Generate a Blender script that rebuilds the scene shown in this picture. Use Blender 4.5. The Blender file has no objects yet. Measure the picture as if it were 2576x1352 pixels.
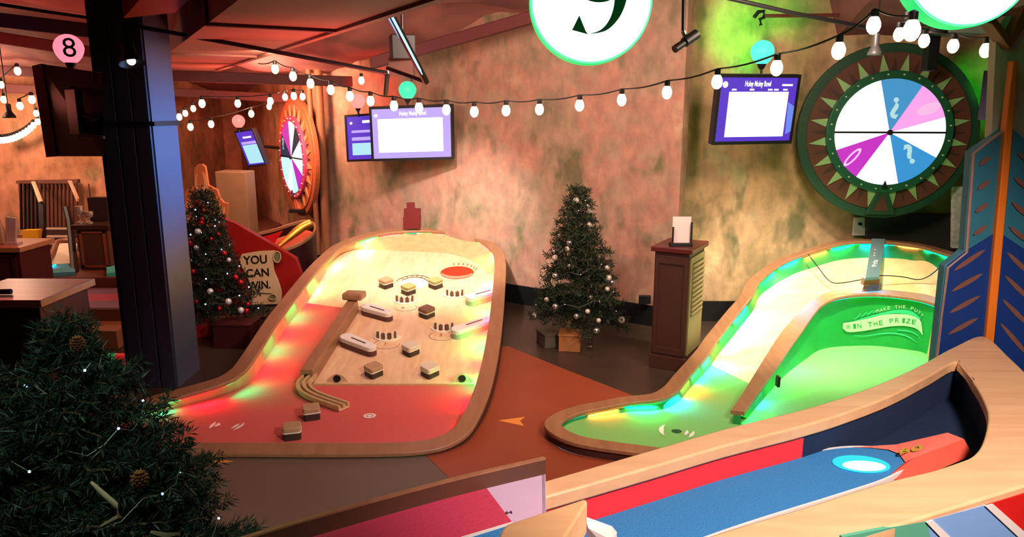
import bpy, math, random
from math import sin, cos, pi, radians as R
from mathutils import Vector, Matrix, Euler
rnd = random.Random(11)
SC = bpy.context.scene
COL = SC.collection
# ---------------------------------------------------------------- camera model (photo 2576 x 1352)
FPX = 1860.0; H = 2.2; PT = R(12)
CP, SP = cos(PT), sin(PT)
def ray(x, y):
    u, v = x - 1288, 676 - y
    return Vector((u, FPX*CP + v*SP, -FPX*SP + v*CP))
CAM = Vector((0, 0, H))
def PZ(x, y, z):
    d = ray(x, y); return CAM + d*((z - H)/d.z)
def PY(x, y, Y):
    d = ray(x, y); return CAM + d*(Y/d.y)
def PP(x, y, a, b, c):
    d = ray(x, y); return CAM + d*((a - b*c - H)/(d.z - b*d.y))
# ---------------------------------------------------------------- materials
def lin(c):
    return tuple(((v/255)/12.92 if v/255 <= .04045 else ((v/255 + .055)/1.055)**2.4) for v in c[:3]) + (1,)
def newmat(name):
    m = bpy.data.materials.new(name); m.use_nodes = True
    nt = m.node_tree; return m, nt, nt.nodes, nt.links, nt.nodes['Principled BSDF']
def M(name, col, rough=.6, metal=0., var=.12, scale=9., bump=.0, emit=None, es=0., stretch=(1, 1, 1), spec=.4, trans=0, coat=0):
    m, nt, N, L, b = newmat(name)
    b.inputs['Roughness'].default_value = rough; b.inputs['Metallic'].default_value = metal
    b.inputs['Specular IOR Level'].default_value = spec
    if coat: b.inputs['Coat Weight'].default_value = coat; b.inputs['Coat Roughness'].default_value = .15
    c = lin(col)
    tc = N.new('ShaderNodeTexCoord'); mp = N.new('ShaderNodeMapping'); mp.inputs['Scale'].default_value = stretch
    nz = N.new('ShaderNodeTexNoise'); nz.inputs['Scale'].default_value = scale; nz.inputs['Detail'].default_value = 5
    L.new(tc.outputs['Object'], mp.inputs['Vector']); L.new(mp.outputs[0], nz.inputs['Vector'])
    mx = N.new('ShaderNodeMix'); mx.data_type = 'RGBA'
    mx.inputs['A'].default_value = tuple(v*(1 - var*1.6) for v in c[:3]) + (1,)
    mx.inputs['B'].default_value = tuple(min(1, v*(1 + var*1.6)) for v in c[:3]) + (1,)
    L.new(nz.outputs['Fac'], mx.inputs['Factor']); L.new(mx.outputs['Result'], b.inputs['Base Color'])
    if bump:
        bp = N.new('ShaderNodeBump'); bp.inputs['Strength'].default_value = bump; bp.inputs['Distance'].default_value = .02
        L.new(nz.outputs['Fac'], bp.inputs['Height']); L.new(bp.outputs[0], b.inputs['Normal'])
    if emit is not None:
        b.inputs['Emission Color'].default_value = lin(emit); b.inputs['Emission Strength'].default_value = es
    if trans: b.inputs['Transmission Weight'].default_value = trans
    return m
def E(name, col, s):
    return M(name, (20, 20, 20), .5, var=0, emit=col, es=s)
def wood(name, c1, c2, sc=3., axis=0, rough=.45):
    m, nt, N, L, b = newmat(name)
    b.inputs['Roughness'].default_value = rough
    tc = N.new('ShaderNodeTexCoord'); mp = N.new('ShaderNodeMapping')
    s = [9., 9., 9.]; s[axis] = 1.0; mp.inputs['Scale'].default_value = s
    nz = N.new('ShaderNodeTexNoise'); nz.inputs['Scale'].default_value = sc; nz.inputs['Detail'].default_value = 6; nz.inputs['Distortion'].default_value = .6
    rp = N.new('ShaderNodeValToRGB'); rp.color_ramp.elements[0].position = .3; rp.color_ramp.elements[1].position = .7
    rp.color_ramp.elements[0].color = lin(c1); rp.color_ramp.elements[1].color = lin(c2)
    L.new(tc.outputs['Object'], mp.inputs['Vector']); L.new(mp.outputs[0], nz.inputs['Vector'])
    L.new(nz.outputs['Fac'], rp.inputs['Fac']); L.new(rp.outputs['Color'], b.inputs['Base Color'])
    bp = N.new('ShaderNodeBump'); bp.inputs['Strength'].default_value = .08; bp.inputs['Distance'].default_value = .01
    L.new(nz.outputs['Fac'], bp.inputs['Height']); L.new(bp.outputs[0], b.inputs['Normal'])
    return m
def plaster(name, cols, sc=.75, seed=0., dark=.5):
    """mottled, sponge-painted plaster: large patches, small flecks and vertical streaks"""
    m, nt, N, L, b = newmat(name)
    b.inputs['Roughness'].default_value = .85; b.inputs['Specular IOR Level'].default_value = .2
    tc = N.new('ShaderNodeTexCoord'); mp = N.new('ShaderNodeMapping'); mp.inputs['Location'].default_value = (seed, seed*2, seed)
    mp.inputs['Scale'].default_value = (1, 1, .9)
    L.new(tc.outputs['Object'], mp.inputs['Vector'])
    def noise(s, d, dist=0., stretch=None):
        n = N.new('ShaderNodeTexNoise'); n.inputs['Scale'].default_value = s; n.inputs['Detail'].default_value = d
        n.inputs['Roughness'].default_value = .62; n.inputs['Distortion'].default_value = dist
        if stretch:
            q = N.new('ShaderNodeMapping'); q.inputs['Scale'].default_value = stretch
            L.new(mp.outputs[0], q.inputs['Vector']); L.new(q.outputs[0], n.inputs['Vector'])
        else: L.new(mp.outputs[0], n.inputs['Vector'])
        return n
    n1 = noise(sc*2, 7, .3)
    rp = N.new('ShaderNodeValToRGB'); el = rp.color_ramp.elements
    pos = [.3, .4, .48, .56, .64, .74]
    el[0].position = pos[0]; el[0].color = lin(cols[0]); el[1].position = pos[-1]; el[1].color = lin(cols[-1])
    for p_, c_ in zip(pos[1:-1], cols[1:-1]):
        e = el.new(p_); e.color = lin(c_)
    L.new(n1.outputs['Fac'], rp.inputs['Fac'])
    n2 = noise(sc*9, 8, .2, (1, 1, .7))
    r2 = N.new('ShaderNodeValToRGB'); r2.color_ramp.elements[0].position = .3; r2.color_ramp.elements[0].color = (dark, dark, dark, 1)
    r2.color_ramp.elements[1].position = .62; r2.color_ramp.elements[1].color = (1.15, 1.13, 1.08, 1)
    L.new(n2.outputs['Fac'], r2.inputs['Fac'])
    mx = N.new('ShaderNodeMix'); mx.data_type = 'RGBA'; mx.blend_type = 'MULTIPLY'; mx.inputs['Factor'].default_value = 1
    L.new(rp.outputs['Color'], mx.inputs['A']); L.new(r2.outputs['Color'], mx.inputs['B'])
    n3 = noise(sc*1.7, 3, .0, (1.6, 1.6, 1)); n3.inputs['Scale'].default_value = sc*2.6
    r3 = N.new('ShaderNodeValToRGB'); r3.color_ramp.elements[0].position = .56; r3.color_ramp.elements[0].color = (0, 0, 0, 1)
    r3.color_ramp.elements[1].position = .7; r3.color_ramp.elements[1].color = (.8, .8, .8, 1)
    L.new(n3.outputs['Fac'], r3.inputs['Fac'])
    m3 = N.new('ShaderNodeMix'); m3.data_type = 'RGBA'
    L.new(r3.outputs['Color'], m3.inputs['Factor']); L.new(mx.outputs['Result'], m3.inputs['A']); m3.inputs['B'].default_value = lin((92, 98, 66))
    L.new(m3.outputs['Result'], b.inputs['Base Color'])
    bp = N.new('ShaderNodeBump'); bp.inputs['Strength'].default_value = .35; bp.inputs['Distance'].default_value = .015
    L.new(n2.outputs['Fac'], bp.inputs['Height']); L.new(bp.outputs[0], b.inputs['Normal'])
    return m
# ---------------------------------------------------------------- mesh builder
def smooth(pts, n=6, closed=False):
    P = [Vector(p) for p in pts]; out = []; k = len(P)
    rng = range(k) if closed else range(k - 1)
    for i in rng:
        if closed: a, b, c, d = P[(i-1) % k], P[i], P[(i+1) % k], P[(i+2) % k]
        else: a, b, c, d = P[max(i-1, 0)], P[i], P[i+1], P[min(i+2, k-1)]
        for j in range(n):
            t = j/n
            out.append(.5*((2*b) + (c - a)*t + (2*a - 5*b + 4*c - d)*t*t + (3*b - a - 3*c + d)*t*t*t))
    if not closed: out.append(P[-1].copy())
    return out
def offset_xy(path, d, closed=False):
    """offset to the right-hand side of the travel direction by d, in XY"""
    k = len(path); out = []
    for i, p in enumerate(path):
        a = path[(i-1) % k] if closed else path[max(i-1, 0)]
        b = path[(i+1) % k] if closed else path[min(i+1, k-1)]
        t = Vector((b.x - a.x, b.y - a.y, 0))
        if t.length < 1e-9: t = Vector((1, 0, 0))
        t.normalize(); out.append(Vector((p.x + t.y*d, p.y - t.x*d, p.z)))
    return out
def setz(path, f): return [Vector((p.x, p.y, f(p) if callable(f) else f)) for p in path]
def addz(path, dz): return [Vector((p.x, p.y, p.z + dz)) for p in path]
def clip(poly, nx, ny, c):
    """keep the part where nx*x + ny*y >= c"""
    out = []; k = len(poly)
    for i in range(k):
        a, b = poly[i], poly[(i+1) % k]
        da, db = nx*a.x + ny*a.y - c, nx*b.x + ny*b.y - c
        if da >= 0: out.append(a)
        if (da >= 0) != (db >= 0): out.append(a + (b - a)*(da/(da - db)))
    return out
class MB:
    def __init__(s): s.v = []; s.f = []; s.mi = []; s.m = 0
    def add(s, vs, fs):
        o = len(s.v); s.v += [Vector(v) for v in vs]; s.f += [tuple(i + o for i in f) for f in fs]; s.mi += [s.m]*len(fs); return s
    def poly(s, pts): return s.add(pts, [tuple(range(len(pts)))])
    def box(s, c, size, rot=None):
        sx, sy, sz = [q/2 for q in size]; c = Vector(c)
        vs = [Vector((x, y, z)) for x in (-sx, sx) for y in (-sy, sy) for z in (-sz, sz)]
        if rot is not None: vs = [rot @ v for v in vs]
        return s.add([c + v for v in vs], [(0, 1, 3, 2), (4, 6, 7, 5), (0, 4, 5, 1), (2, 3, 7, 6), (0, 2, 6, 4), (1, 5, 7, 3)])
    def prism(s, pts, vec):
        pts = [Vector(p) for p in pts]; vec = Vector(vec); n = len(pts)
        s.add(pts + [p + vec for p in pts], [tuple(range(n)), tuple(range(2*n - 1, n - 1, -1))] + [(i, (i+1) % n, n + (i+1) % n, n + i) for i in range(n)]); return s
    def rows(s, rows, closed=False, cyc=False):
        n = len(rows[0]); vs = [p for r in rows for p in r]; fs = []
        for j in range(len(rows) - (0 if cyc else 1)):
            j2 = (j+1) % len(rows)
            for i in range(n if closed else n - 1):
                i2 = (i+1) % n
                fs.append((j*n + i, j*n + i2, j2*n + i2, j2*n + i))
        return s.add(vs, fs)
    def tube(s, path, r, n=8, caps=True):
        path = [Vector(p) for p in path]; rings = []; k = len(path)
        rr = r if isinstance(r, (list, tuple)) else [r]*k
        up = Vector((0, 0, 1))
        for i, p in enumerate(path):
            t = path[min(i+1, k-1)] - path[max(i-1, 0)]
            if t.length < 1e-9: t = Vector((0, 0, 1))
            t.normalize(); u = t.cross(up)
            if u.length < .05: u = t.cross(Vector((0, 1, 0)))
            u.normalize(); w = u.cross(t)
            rings.append([p + (u*cos(2*pi*j/n) + w*sin(2*pi*j/n))*rr[i] for j in range(n)])
        s.rows(rings, closed=True)
        if caps: s.poly(rings[0][::-1]); s.poly(rings[-1])
        return s
    def lathe(s, prof, c=(0, 0, 0), n=20, rot=None, cap=True):
        c = Vector(c); rings = []
        for r, z in prof:
            rg = [Vector((r*cos(2*pi*j/n), r*sin(2*pi*j/n), z)) for j in range(n)]
            if rot is not None: rg = [rot @ v for v in rg]
            rings.append([c + v for v in rg])
        s.rows(rings, closed=True)
        if cap: s.poly(rings[0][::-1]); s.poly(rings[-1])
        return s
    def ball(s, c, r, n=16, sq=(1, 1, 1)):
        pr = [(max(1e-4, r*sin(pi*k/(n//2))), -r*cos(pi*k/(n//2))) for k in range(n//2 + 1)]
        o = len(s.v); s.lathe(pr, (0, 0, 0), n, cap=False)
        for i in range(o, len(s.v)): s.v[i] = Vector(c) + Vector((s.v[i].x*sq[0], s.v[i].y*sq[1], s.v[i].z*sq[2]))
        return s
    def strip(s, outer, inner, th, closed=False):
        """a plank lying flat: top between outer and inner, th thick"""
        rows = [outer, inner, addz(inner, -th), addz(outer, -th)]
        s.rows(rows, closed=closed, cyc=True)
        if not closed:
            s.poly([r[0] for r in rows]); s.poly([r[-1] for r in rows][::-1])
        return s
    def build(s, name, mats, parent=None, world=True, sm=None, bevel=0., recalc=True, solid=0.):
        me = bpy.data.meshes.new(name)
        off = Vector((0, 0, 0)); loc = None
        if parent is None:
            xs = [v.x for v in s.v]; ys = [v.y for v in s.v]; zs = [v.z for v in s.v]
            loc = Vector(((min(xs) + max(xs))/2, (min(ys) + max(ys))/2, min(zs))); off = loc
        elif world:
            off = ROOT.get(parent.name, Vector((0, 0, 0)))
        me.from_pydata([tuple(v - off) for v in s.v], [], s.f)
        if not isinstance(mats, (list, tuple)): mats = [mats]
        for m in mats: me.materials.append(m)
        if len(mats) > 1: me.polygons.foreach_set('material_index', s.mi)
        if recalc:
            import bmesh
            bm = bmesh.new(); bm.from_mesh(me)
            bmesh.ops.recalc_face_normals(bm, faces=bm.faces); bm.to_mesh(me); bm.free()
        if sm is not None:
            me.shade_smooth(); me.set_sharp_from_angle(angle=R(sm))
        me.update()
        o = bpy.data.objects.new(name, me); COL.objects.link(o)
        if parent is not None:
            o.parent = parent; ROOT[o.name] = ROOT.get(parent.name, Vector((0, 0, 0))).copy()
        else:
            o.location = loc; ROOT[o.name] = Vector(loc)
        if bevel:
            bv = o.modifiers.new('bevel', 'BEVEL'); bv.width = bevel; bv.segments = 2; bv.limit_method = 'ANGLE'; bv.angle_limit = R(40)
        if solid:
            sd = o.modifiers.new('solid', 'SOLIDIFY'); sd.thickness = solid; sd.offset = -1
        return o
ROOT = {}
def thing(name, label, cat, loc=(0, 0, 0), rot=(0, 0, 0), group=None):
    o = bpy.data.objects.new(name, None); COL.objects.link(o); o.location = loc; o.rotation_euler = rot
    o.empty_display_size = .1; ROOT[o.name] = Vector(loc)
    o['label'] = label; o['category'] = cat
    if group: o['group'] = group
    return o
def tag(o, label, cat, group=None, kind=None):
    o['label'] = label; o['category'] = cat
    if group: o['group'] = group
    if kind: o['kind'] = kind
    return o
def struct(o): o['kind'] = 'structure'; return o
def copy_tree(o, parent=None, **kw):
    c = o.copy(); COL.objects.link(c); c.parent = parent
    for k, v in kw.items(): c[k] = v
    ROOT[c.name] = ROOT.get(o.name, Vector((0, 0, 0))).copy()
    for ch in list(o.children): copy_tree(ch, c)
    return c
_tx = {}
def text_geo(s, bold=0.):
    if (s, bold) in _tx: return _tx[(s, bold)]
    cu = bpy.data.curves.new('t', 'FONT'); cu.body = s; cu.size = 1; cu.resolution_u = 3; cu.offset = bold
    ob = bpy.data.objects.new('t', cu); COL.objects.link(ob)
    dg = bpy.context.evaluated_depsgraph_get(); dg.update()
    me = bpy.data.meshes.new_from_object(ob.evaluated_get(dg))
    vs = [v.co.copy() for v in me.vertices]; fs = [tuple(p.vertices) for p in me.polygons]
    bpy.data.objects.remove(ob); bpy.data.curves.remove(cu); bpy.data.meshes.remove(me)
    w = max([v.x for v in vs] + [0.]) if vs else .3
    _tx[(s, bold)] = (vs, fs, w); return _tx[(s, bold)]
def put_text(mb, s, o, ex, ey, size, bold=0., center=True, width=None):
    vs, fs, w = text_geo(s, bold); ex = Vector(ex).normalized(); ey = Vector(ey).normalized(); o = Vector(o)
    sx = (width/w) if width else size
    x0 = -w/2 if center else 0
    mb.add([o + ex*((v.x + x0)*sx) + ey*(v.y*size) for v in vs], fs); return mb
def light(kind, name, loc, energy, col, size=.1, target=None, angle=60, blend=.6, sy=None):
    l = bpy.data.lights.new(name, kind); l.energy = energy; l.color = lin(col)[:3]
    if kind == 'AREA':
        l.size = size
        if sy: l.shape = 'RECTANGLE'; l.size_y = sy
    else: l.shadow_soft_size = size
    if kind == 'SPOT': l.spot_size = R(angle); l.spot_blend = blend
    o = bpy.data.objects.new(name, l); COL.objects.link(o); o.location = loc
    if target is not None: o.rotation_euler = (Vector(target) - Vector(loc)).to_track_quat('-Z', 'Y').to_euler()
    return o
# ---------------------------------------------------------------- camera and view
cam = bpy.data.cameras.new('camera'); co = bpy.data.objects.new('camera', cam); COL.objects.link(co)
cam.sensor_width = 36; cam.sensor_fit = 'HORIZONTAL'; cam.lens = FPX/2576*36; cam.clip_start = .05; cam.clip_end = 80
co.location = CAM; co.rotation_euler = (pi/2 - PT, 0, 0); SC.camera = co
SC.view_settings.view_transform = 'Standard'; SC.view_settings.look = 'None'; SC.view_settings.gamma = 1
SC.view_settings.exposure = 0.0
SC.view_settings.use_curve_mapping = False
SC.cycles.use_denoising = True; SC.cycles.max_bounces = 5; SC.cycles.diffuse_bounces = 2; SC.cycles.glossy_bounces = 3
SC.cycles.transmission_bounces = 4; SC.cycles.transparent_max_bounces = 6; SC.cycles.sample_clamp_indirect = 4
SC.cycles.use_adaptive_sampling = True; SC.cycles.adaptive_threshold = .05; SC.cycles.adaptive_min_samples = 16
w = bpy.data.worlds.new('world'); SC.world = w; w.use_nodes = True
w.node_tree.nodes['Background'].inputs[0].default_value = lin((120, 70, 70)); w.node_tree.nodes['Background'].inputs[1].default_value = .03
# ---------------------------------------------------------------- shared materials
BLACK = M('black_metal', (22, 20, 22), .45, .2)
BLACKP = M('black_plastic', (16, 15, 18), .5)
DARKM = M('dark_housing', (34, 30, 40), .5)
RIM = wood('brown_rim_wood', (142, 98, 68), (160, 114, 82), 2.2, 1, .42)
RIMD = M('rim_side_brown', (88, 56, 40), .6)
MAPLE = wood('maple_board', (212, 172, 132), (232, 198, 160), 2.0, 1, .4)
MAPLEW = wood('pale_ply_wall', (186, 150, 104), (204, 168, 122), 1.5, 2, .45)
WHITE = M('white_paint', (225, 220, 214), .5, var=.04)
CREAM = M('cream_plate', (232, 222, 196), .5, var=.04)
CARPET_R = M('red_felt', (208, 96, 92), .95, var=.08, scale=120, bump=.25, spec=.1)
CARPET_G = M('green_felt', (122, 182, 104), .95, var=.1, scale=120, bump=.25, spec=.1)
GREENW = M('green_painted_wall', (30, 150, 62), .5, var=.08)
DARKBR = M('dark_brown_laminate', (66, 38, 32), .45, var=.1)
GREY = M('grey_metal', (120, 120, 122), .4, .5)
SILVER = M('silver', (200, 200, 205), .2, 1.)
GOLD = M('gold', (214, 160, 70), .38, .9)
CORD = M('black_cord', (14, 12, 12), .6)
GLASSM = M('clear_acrylic', (235, 240, 238), .08, var=0, trans=1.)
# ================================================================ THE SETTING
WB = plaster('mottled_wall', [(116, 118, 96), (152, 130, 110), (166, 136, 118), (178, 130, 114), (184, 150, 128), (160, 168, 142)], dark=.72)
WR = plaster('mottled_wall_pale', [(128, 132, 88), (160, 140, 102), (184, 156, 116), (192, 160, 124), (190, 182, 138), (172, 176, 128)], seed=4., dark=.72)
WL = plaster('orange_brown_wall', [(134, 92, 64), (154, 108, 78), (170, 120, 90), (178, 124, 98), (184, 136, 106), (188, 148, 116)], seed=9., dark=.7)
def wall(name, a, b, z0, z1, m, th=.15):
    a = Vector(a + (0,)); b = Vector(b + (0,)); t = (b - a).normalized(); n = Vector((-t.y, t.x, 0))
    if n.y < 0: n = -n
    mb = MB(); mb.prism([(a.x, a.y, z0), (b.x, b.y, z0), (b.x, b.y, z1), (a.x, a.y, z1)], n*th)
    return struct(mb.build(name, m))
def wallY(X): return 8.434 - .67*X
K0 = (-2.67, wallY(-2.67)); K1 = (1.66, wallY(1.66)); K2 = (-5.0, 13.8)
wall('wall_back', K0, K1, 0, 3.9, WB)
wall('wall_right', (1.66, 7.66), (7.5, 7.66), 0, 3.9, WR)
# the small return between the two planes is a real corner
wall('wall_corner', K0, K2, 0, 3.9, WL)
wall('wall_left', (-13.5, 10.75), (-5.3, 10.75), 0, 3.9, WL)
wall('wall_return', (-5.31, 10.75), (-5.3, 13.8), 0, 3.9, WL)
wall('wall_far_back', (-5.3, 13.8), K2, 0, 3.9, WL)
wall('wall_far_left', (-13.5, -2), (-13.5, 13.8), 0, 3.9, WL)
wall('wall_far_right', (7.5, -2), (7.5, 7.66), 0, 3.9, WR)
def floor_mat():
    m, nt, N, L, b = newmat('dark_floor')
    b.inputs['Roughness'].default_value = .38
    tc = N.new('ShaderNodeTexCoord'); nz = N.new('ShaderNodeTexNoise'); nz.inputs['Scale'].default_value = 1.6; nz.inputs['Detail'].default_value = 8
    rp = N.new('ShaderNodeValToRGB'); rp.color_ramp.elements[0].color = lin((44, 34, 30)); rp.color_ramp.elements[1].color = lin((70, 54, 44))
    L.new(tc.outputs['Object'], nz.inputs['Vector']); L.new(nz.outputs['Fac'], rp.inputs['Fac']); L.new(rp.outputs['Color'], b.inputs['Base Color'])
    return m
FL = floor_mat()
OC = M('terracotta_floor', (144, 66, 42), .5, var=.08, scale=3)
GB = M('taupe_floor', (104, 84, 72), .5, var=.06, scale=2)
mb = MB(); mb.box((-3, 6, -.06), (22, 17, .12))
struct(mb.build('floor', FL))
# painted floor fields
def field(name, pts, m, z=.002):
    mb = MB(); mb.prism([PZ(x, y, 0) for x, y in pts], (0, 0, z)); return struct(mb.build(name, m))
field('floor_terracotta', [(1278, 872), (1420, 930), (1580, 992), (1900, 1120), (2100, 1352), (1500, 1352), (1215, 1290), (1045, 1120), (1120, 1000), (1200, 880)], OC, .003)
field('floor_taupe', [(100, 1108), (600, 1112), (1046, 1122), (1215, 1290), (1330, 1500), (300, 1500), (60, 1300)], GB, .002)
# baseboards
def board(name, a, b, h=.22):
    a = Vector(a + (0,)); b = Vector(b + (0,)); t = (b - a).normalized(); n = Vector((-t.y, t.x, 0))
    if n.y > 0: n = -n
    mb = MB(); mb.prism([(a.x, a.y, 0), (b.x, b.y, 0), (b.x, b.y, h), (a.x, a.y, h)], n*.02)
    struct(mb.build(name, BLACKP))
board('baseboard_back', K0, K1); board('baseboard_right', (1.68, 7.65), (7.4, 7.65)); board('baseboard_corner', K0, K2); board('baseboard_left', (-13.4, 10.74), (-5.3, 10.74))
# ceiling: sprayed insulation, sagging in folds, lower towards the back left
def ceil_mat():
    m, nt, N, L, b = newmat('sprayed_ceiling')
    b.inputs['Roughness'].default_value = .8
    tc = N.new('ShaderNodeTexCoord'); nz = N.new('ShaderNodeTexNoise'); nz.inputs['Scale'].default_value = 1.1; nz.inputs['Detail'].default_value = 6; nz.inputs['Distortion'].default_value = .8
    rp = N.new('ShaderNodeValToRGB'); rp.color_ramp.elements[0].position = .35; rp.color_ramp.elements[1].position = .65
    rp.color_ramp.elements[0].color = lin((108, 66, 66)); rp.color_ramp.elements[1].color = lin((150, 94, 90))
    L.new(tc.outputs['Object'], nz.inputs['Vector']); L.new(nz.outputs['Fac'], rp.inputs['Fac']); L.new(rp.outputs['Color'], b.inputs['Base Color'])
    return m
CL = ceil_mat()
def cz(x, y):
    base = 3.25
    k = min(1, max(0, (y - 8.4)/1.2)); base = base*(1 - k) + 2.78*k
    k = min(1, max(0, (y - 10.5)/3)); base -= .22*k
    if x > 1.2:
        k = min(1, (x - 1.2)/.5); k *= max(0, min(1, (3.3 - x)/.5 + 1)) if x > 3.3 else 1
        base += .45*k*(1 if y > 4 else .3)
    if x > 3.0 and y > 5: base = min(base, 3.08 + .1*sin(y*3))
    return base + .05*sin(2.3*x + 1.1*y) + .04*sin(3.1*y - 1.7*x) + .03*sin(7*x + 3*sin(2*y))
mb = MB(); rows = []
nx, ny = 90, 66
for j in range(ny + 1):
    y = -2 + 16.2*j/ny
    rows.append([Vector((-13.5 + 21.2*i/nx, y, cz(-13.5 + 21.2*i/nx, y))) for i in range(nx + 1)])
mb.rows(rows)
struct(mb.build('ceiling', CL, sm=60))
# ceiling joists (dark, seen edge on between the folds)
JM = M('dark_red_joist', (82, 34, 34), .7)
k = 0
for (ax, ay, bx, by, Y1, Y2) in [(440, 205, 800, 216, 8.6, 9.0), (440, 243, 780, 262, 11, 10.6), (0, 70, 250, 98, 6.5, 6.8), (0, 110, 260, 150, 8.0, 8.2), (0, 190, 120, 196, 9.6, 9.6), (0, 232, 100, 238, 10.3, 10.3), (1020, 150, 1330, 62, 8.0, 7.6)]:
    mb = MB(); a = PY(ax, ay, Y1); b = PY(bx, by, Y2); t = (b - a).normalized(); a = a - t*.4; b = b + t*.4
    n = Vector((-t.y, t.x, 0)).normalized()*.05
    mb.prism([a - n, b - n, b + n, a + n], (0, 0, .12)); k += 1
    struct(mb.build('trim_%d' % k, JM, bevel=.01))
# the big duct crossing the ceiling
t = thing('air_duct', 'big square air duct with seams running under the red ceiling', 'duct', (-3, 8, 2.75))
DM = M('duct_sheet', (150, 92, 74), .6, .1, var=.18, scale=2.5, bump=.3)
a = PZ(350, 240, 2.76); b = PZ(1060, 8, 2.72)
d = (b - a); d.z = 0; d.normalize(); n = Vector((-d.y, d.x, 0)); n = n if n.y*1 + n.x*1 > 0 else -n
a0 = a - d*.0; b0 = b + d*1.6
n = Vector((-d.y, d.x, 0))
if n.x > 0: n = -n
mb = MB(); mb.prism([a0, b0, b0 + Vector((0, 0, .52)), a0 + Vector((0, 0, .52))], n*.8); mb.build('duct_body', DM, t)
Ld = (b0 - a0).length
for i in range(11):
    s_ = .5 + i*(Ld - .8)/10
    p = a0 + (b0 - a0)*(s_/Ld)
    mb = MB(); mb.box(p + n*.4 + Vector((0, 0, .26)), (.05, .84, .56), Matrix.Rotation(math.atan2(d.y, d.x), 3, 'Z')); mb.build('seam_band', JM if i % 2 else DM, t, bevel=.005)
mb = MB(); mb.prism([a0 - n*.02 + Vector((0, 0, -.02)), b0 - n*.02 + Vector((0, 0, -.02)), b0 - n*.02 + Vector((0, 0, .04)), a0 - n*.02 + Vector((0, 0, .04))], n*.05); mb.build('lower_flange', DM, t)
# a beam with a lit edge at the top beside the column
mb = MB(); a = PY(440, 32, 5.2); b = PY(520, -40, 4.6); mb.prism([a, b, b + Vector((0, 0, .3)), a + Vector((0, 0, .3))], (-.5, .3, 0))
tag(mb.build('ceiling_box', M('orange_box', (150, 80, 44), .6)), 'short tan ceiling box beside the top of the blue column', 'box')
# wall piece, pipes in the corner behind the second wheel
t = thing('pipe_run', 'two vertical tan pipes in the wall corner behind the orange wheel', 'pipe', PY(800, 420, 9.9) * 1)
PM = M('tan_pipe', (128, 84, 56), .6)
for x, rr in ((782, .035), (806, .055)):
    p = PY(x, 300, 9.85); mb = MB(); mb.tube([(p.x, p.y, .3), (p.x, p.y, 2.9)], rr, 12); mb.build('pipe', PM, t, sm=40)
# ---------------------------------------------------------------- the blue-lit column
cx0, cx1, cy0, cy1 = -3.1, -2.72, 5.70, 6.12
t = thing('column', 'square panelled column lit blue on its right face', 'column', (-2.9, 5.9, 0)); t['kind'] = 'structure'
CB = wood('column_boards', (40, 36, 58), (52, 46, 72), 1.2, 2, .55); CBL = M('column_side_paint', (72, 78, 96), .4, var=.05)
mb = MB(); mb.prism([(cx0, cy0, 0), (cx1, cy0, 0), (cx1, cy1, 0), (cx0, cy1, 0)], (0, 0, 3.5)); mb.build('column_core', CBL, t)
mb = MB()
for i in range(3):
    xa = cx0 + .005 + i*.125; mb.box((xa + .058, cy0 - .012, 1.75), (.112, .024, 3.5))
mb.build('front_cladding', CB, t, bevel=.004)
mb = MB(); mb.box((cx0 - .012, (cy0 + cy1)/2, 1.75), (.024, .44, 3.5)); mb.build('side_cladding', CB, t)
mb = MB(); zc = PY(420, 312, 5.7).z
for (c, s_) in (((cx1 + .004, (cy0 + cy1)/2, zc), (.012, .46, .035)), (((cx0 + cx1)/2, cy0 - .028, zc), (.44, .01, .03))): mb.box(c, s_)
mb.build('cable_strap', BLACK, t)
# strut/clamp lamp fixed to the column
lp = PY(330, 150, 5.45)
t = thing('clip_lamp', 'black reflector spot lamp clipped to the front of the blue column', 'lamp', lp)
mb = MB(); mb.tube([PY(305, 105, 5.5), PY(312, 140, 5.45)], .012); mb.tube([PY(310, 60, 5.6), PY(305, 105, 5.5)], .004); mb.build('stem', BLACK, t)
q = Vector((.25, -.25, -1)).to_track_quat('-Z', 'Y').to_matrix()
mb = MB(); mb.lathe([(.02, .14), (.04, .12), (.045, .05), (.085, -.03), (.088, -.032), (.06, .02), (.02, .03)], lp, 20, q); mb.build('lamp_shade', BLACKP, t, sm=40)
mb = MB(); mb.ball(lp + Vector((0, 0, -.01)), .03, 12); mb.build('lamp_bulb', E('lamp_white', (235, 225, 215), 2.5), t, sm=60)
# ---------------------------------------------------------------- floor arrows
AR = M('orange_floor_vinyl', (224, 140, 62), .5, var=.03)
def arrow(pts, lab):
    mb = MB(); mb.prism([PZ(x, y, .0035) for x, y in pts], (0, 0, .002)); tag(mb.build('floor_arrow', AR), lab, 'floor marker', 'orange direction markers on the floor')
arrow([(492, 1175), (534, 1145), (550, 1157), (588, 1162)], 'orange triangular floor marker below the red carpet hole')
arrow([(1253, 1059), (1321, 1050), (1308, 1060), (1318, 1073)], 'orange triangular floor marker between the two lit holes')
arrow([(640, 806), (662, 797), (668, 806)], 'small orange floor marker behind the tree with red baubles')
arrow([(297, 856), (316, 846), (316, 856)], 'pale floor marker at the foot of the blue column')
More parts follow.
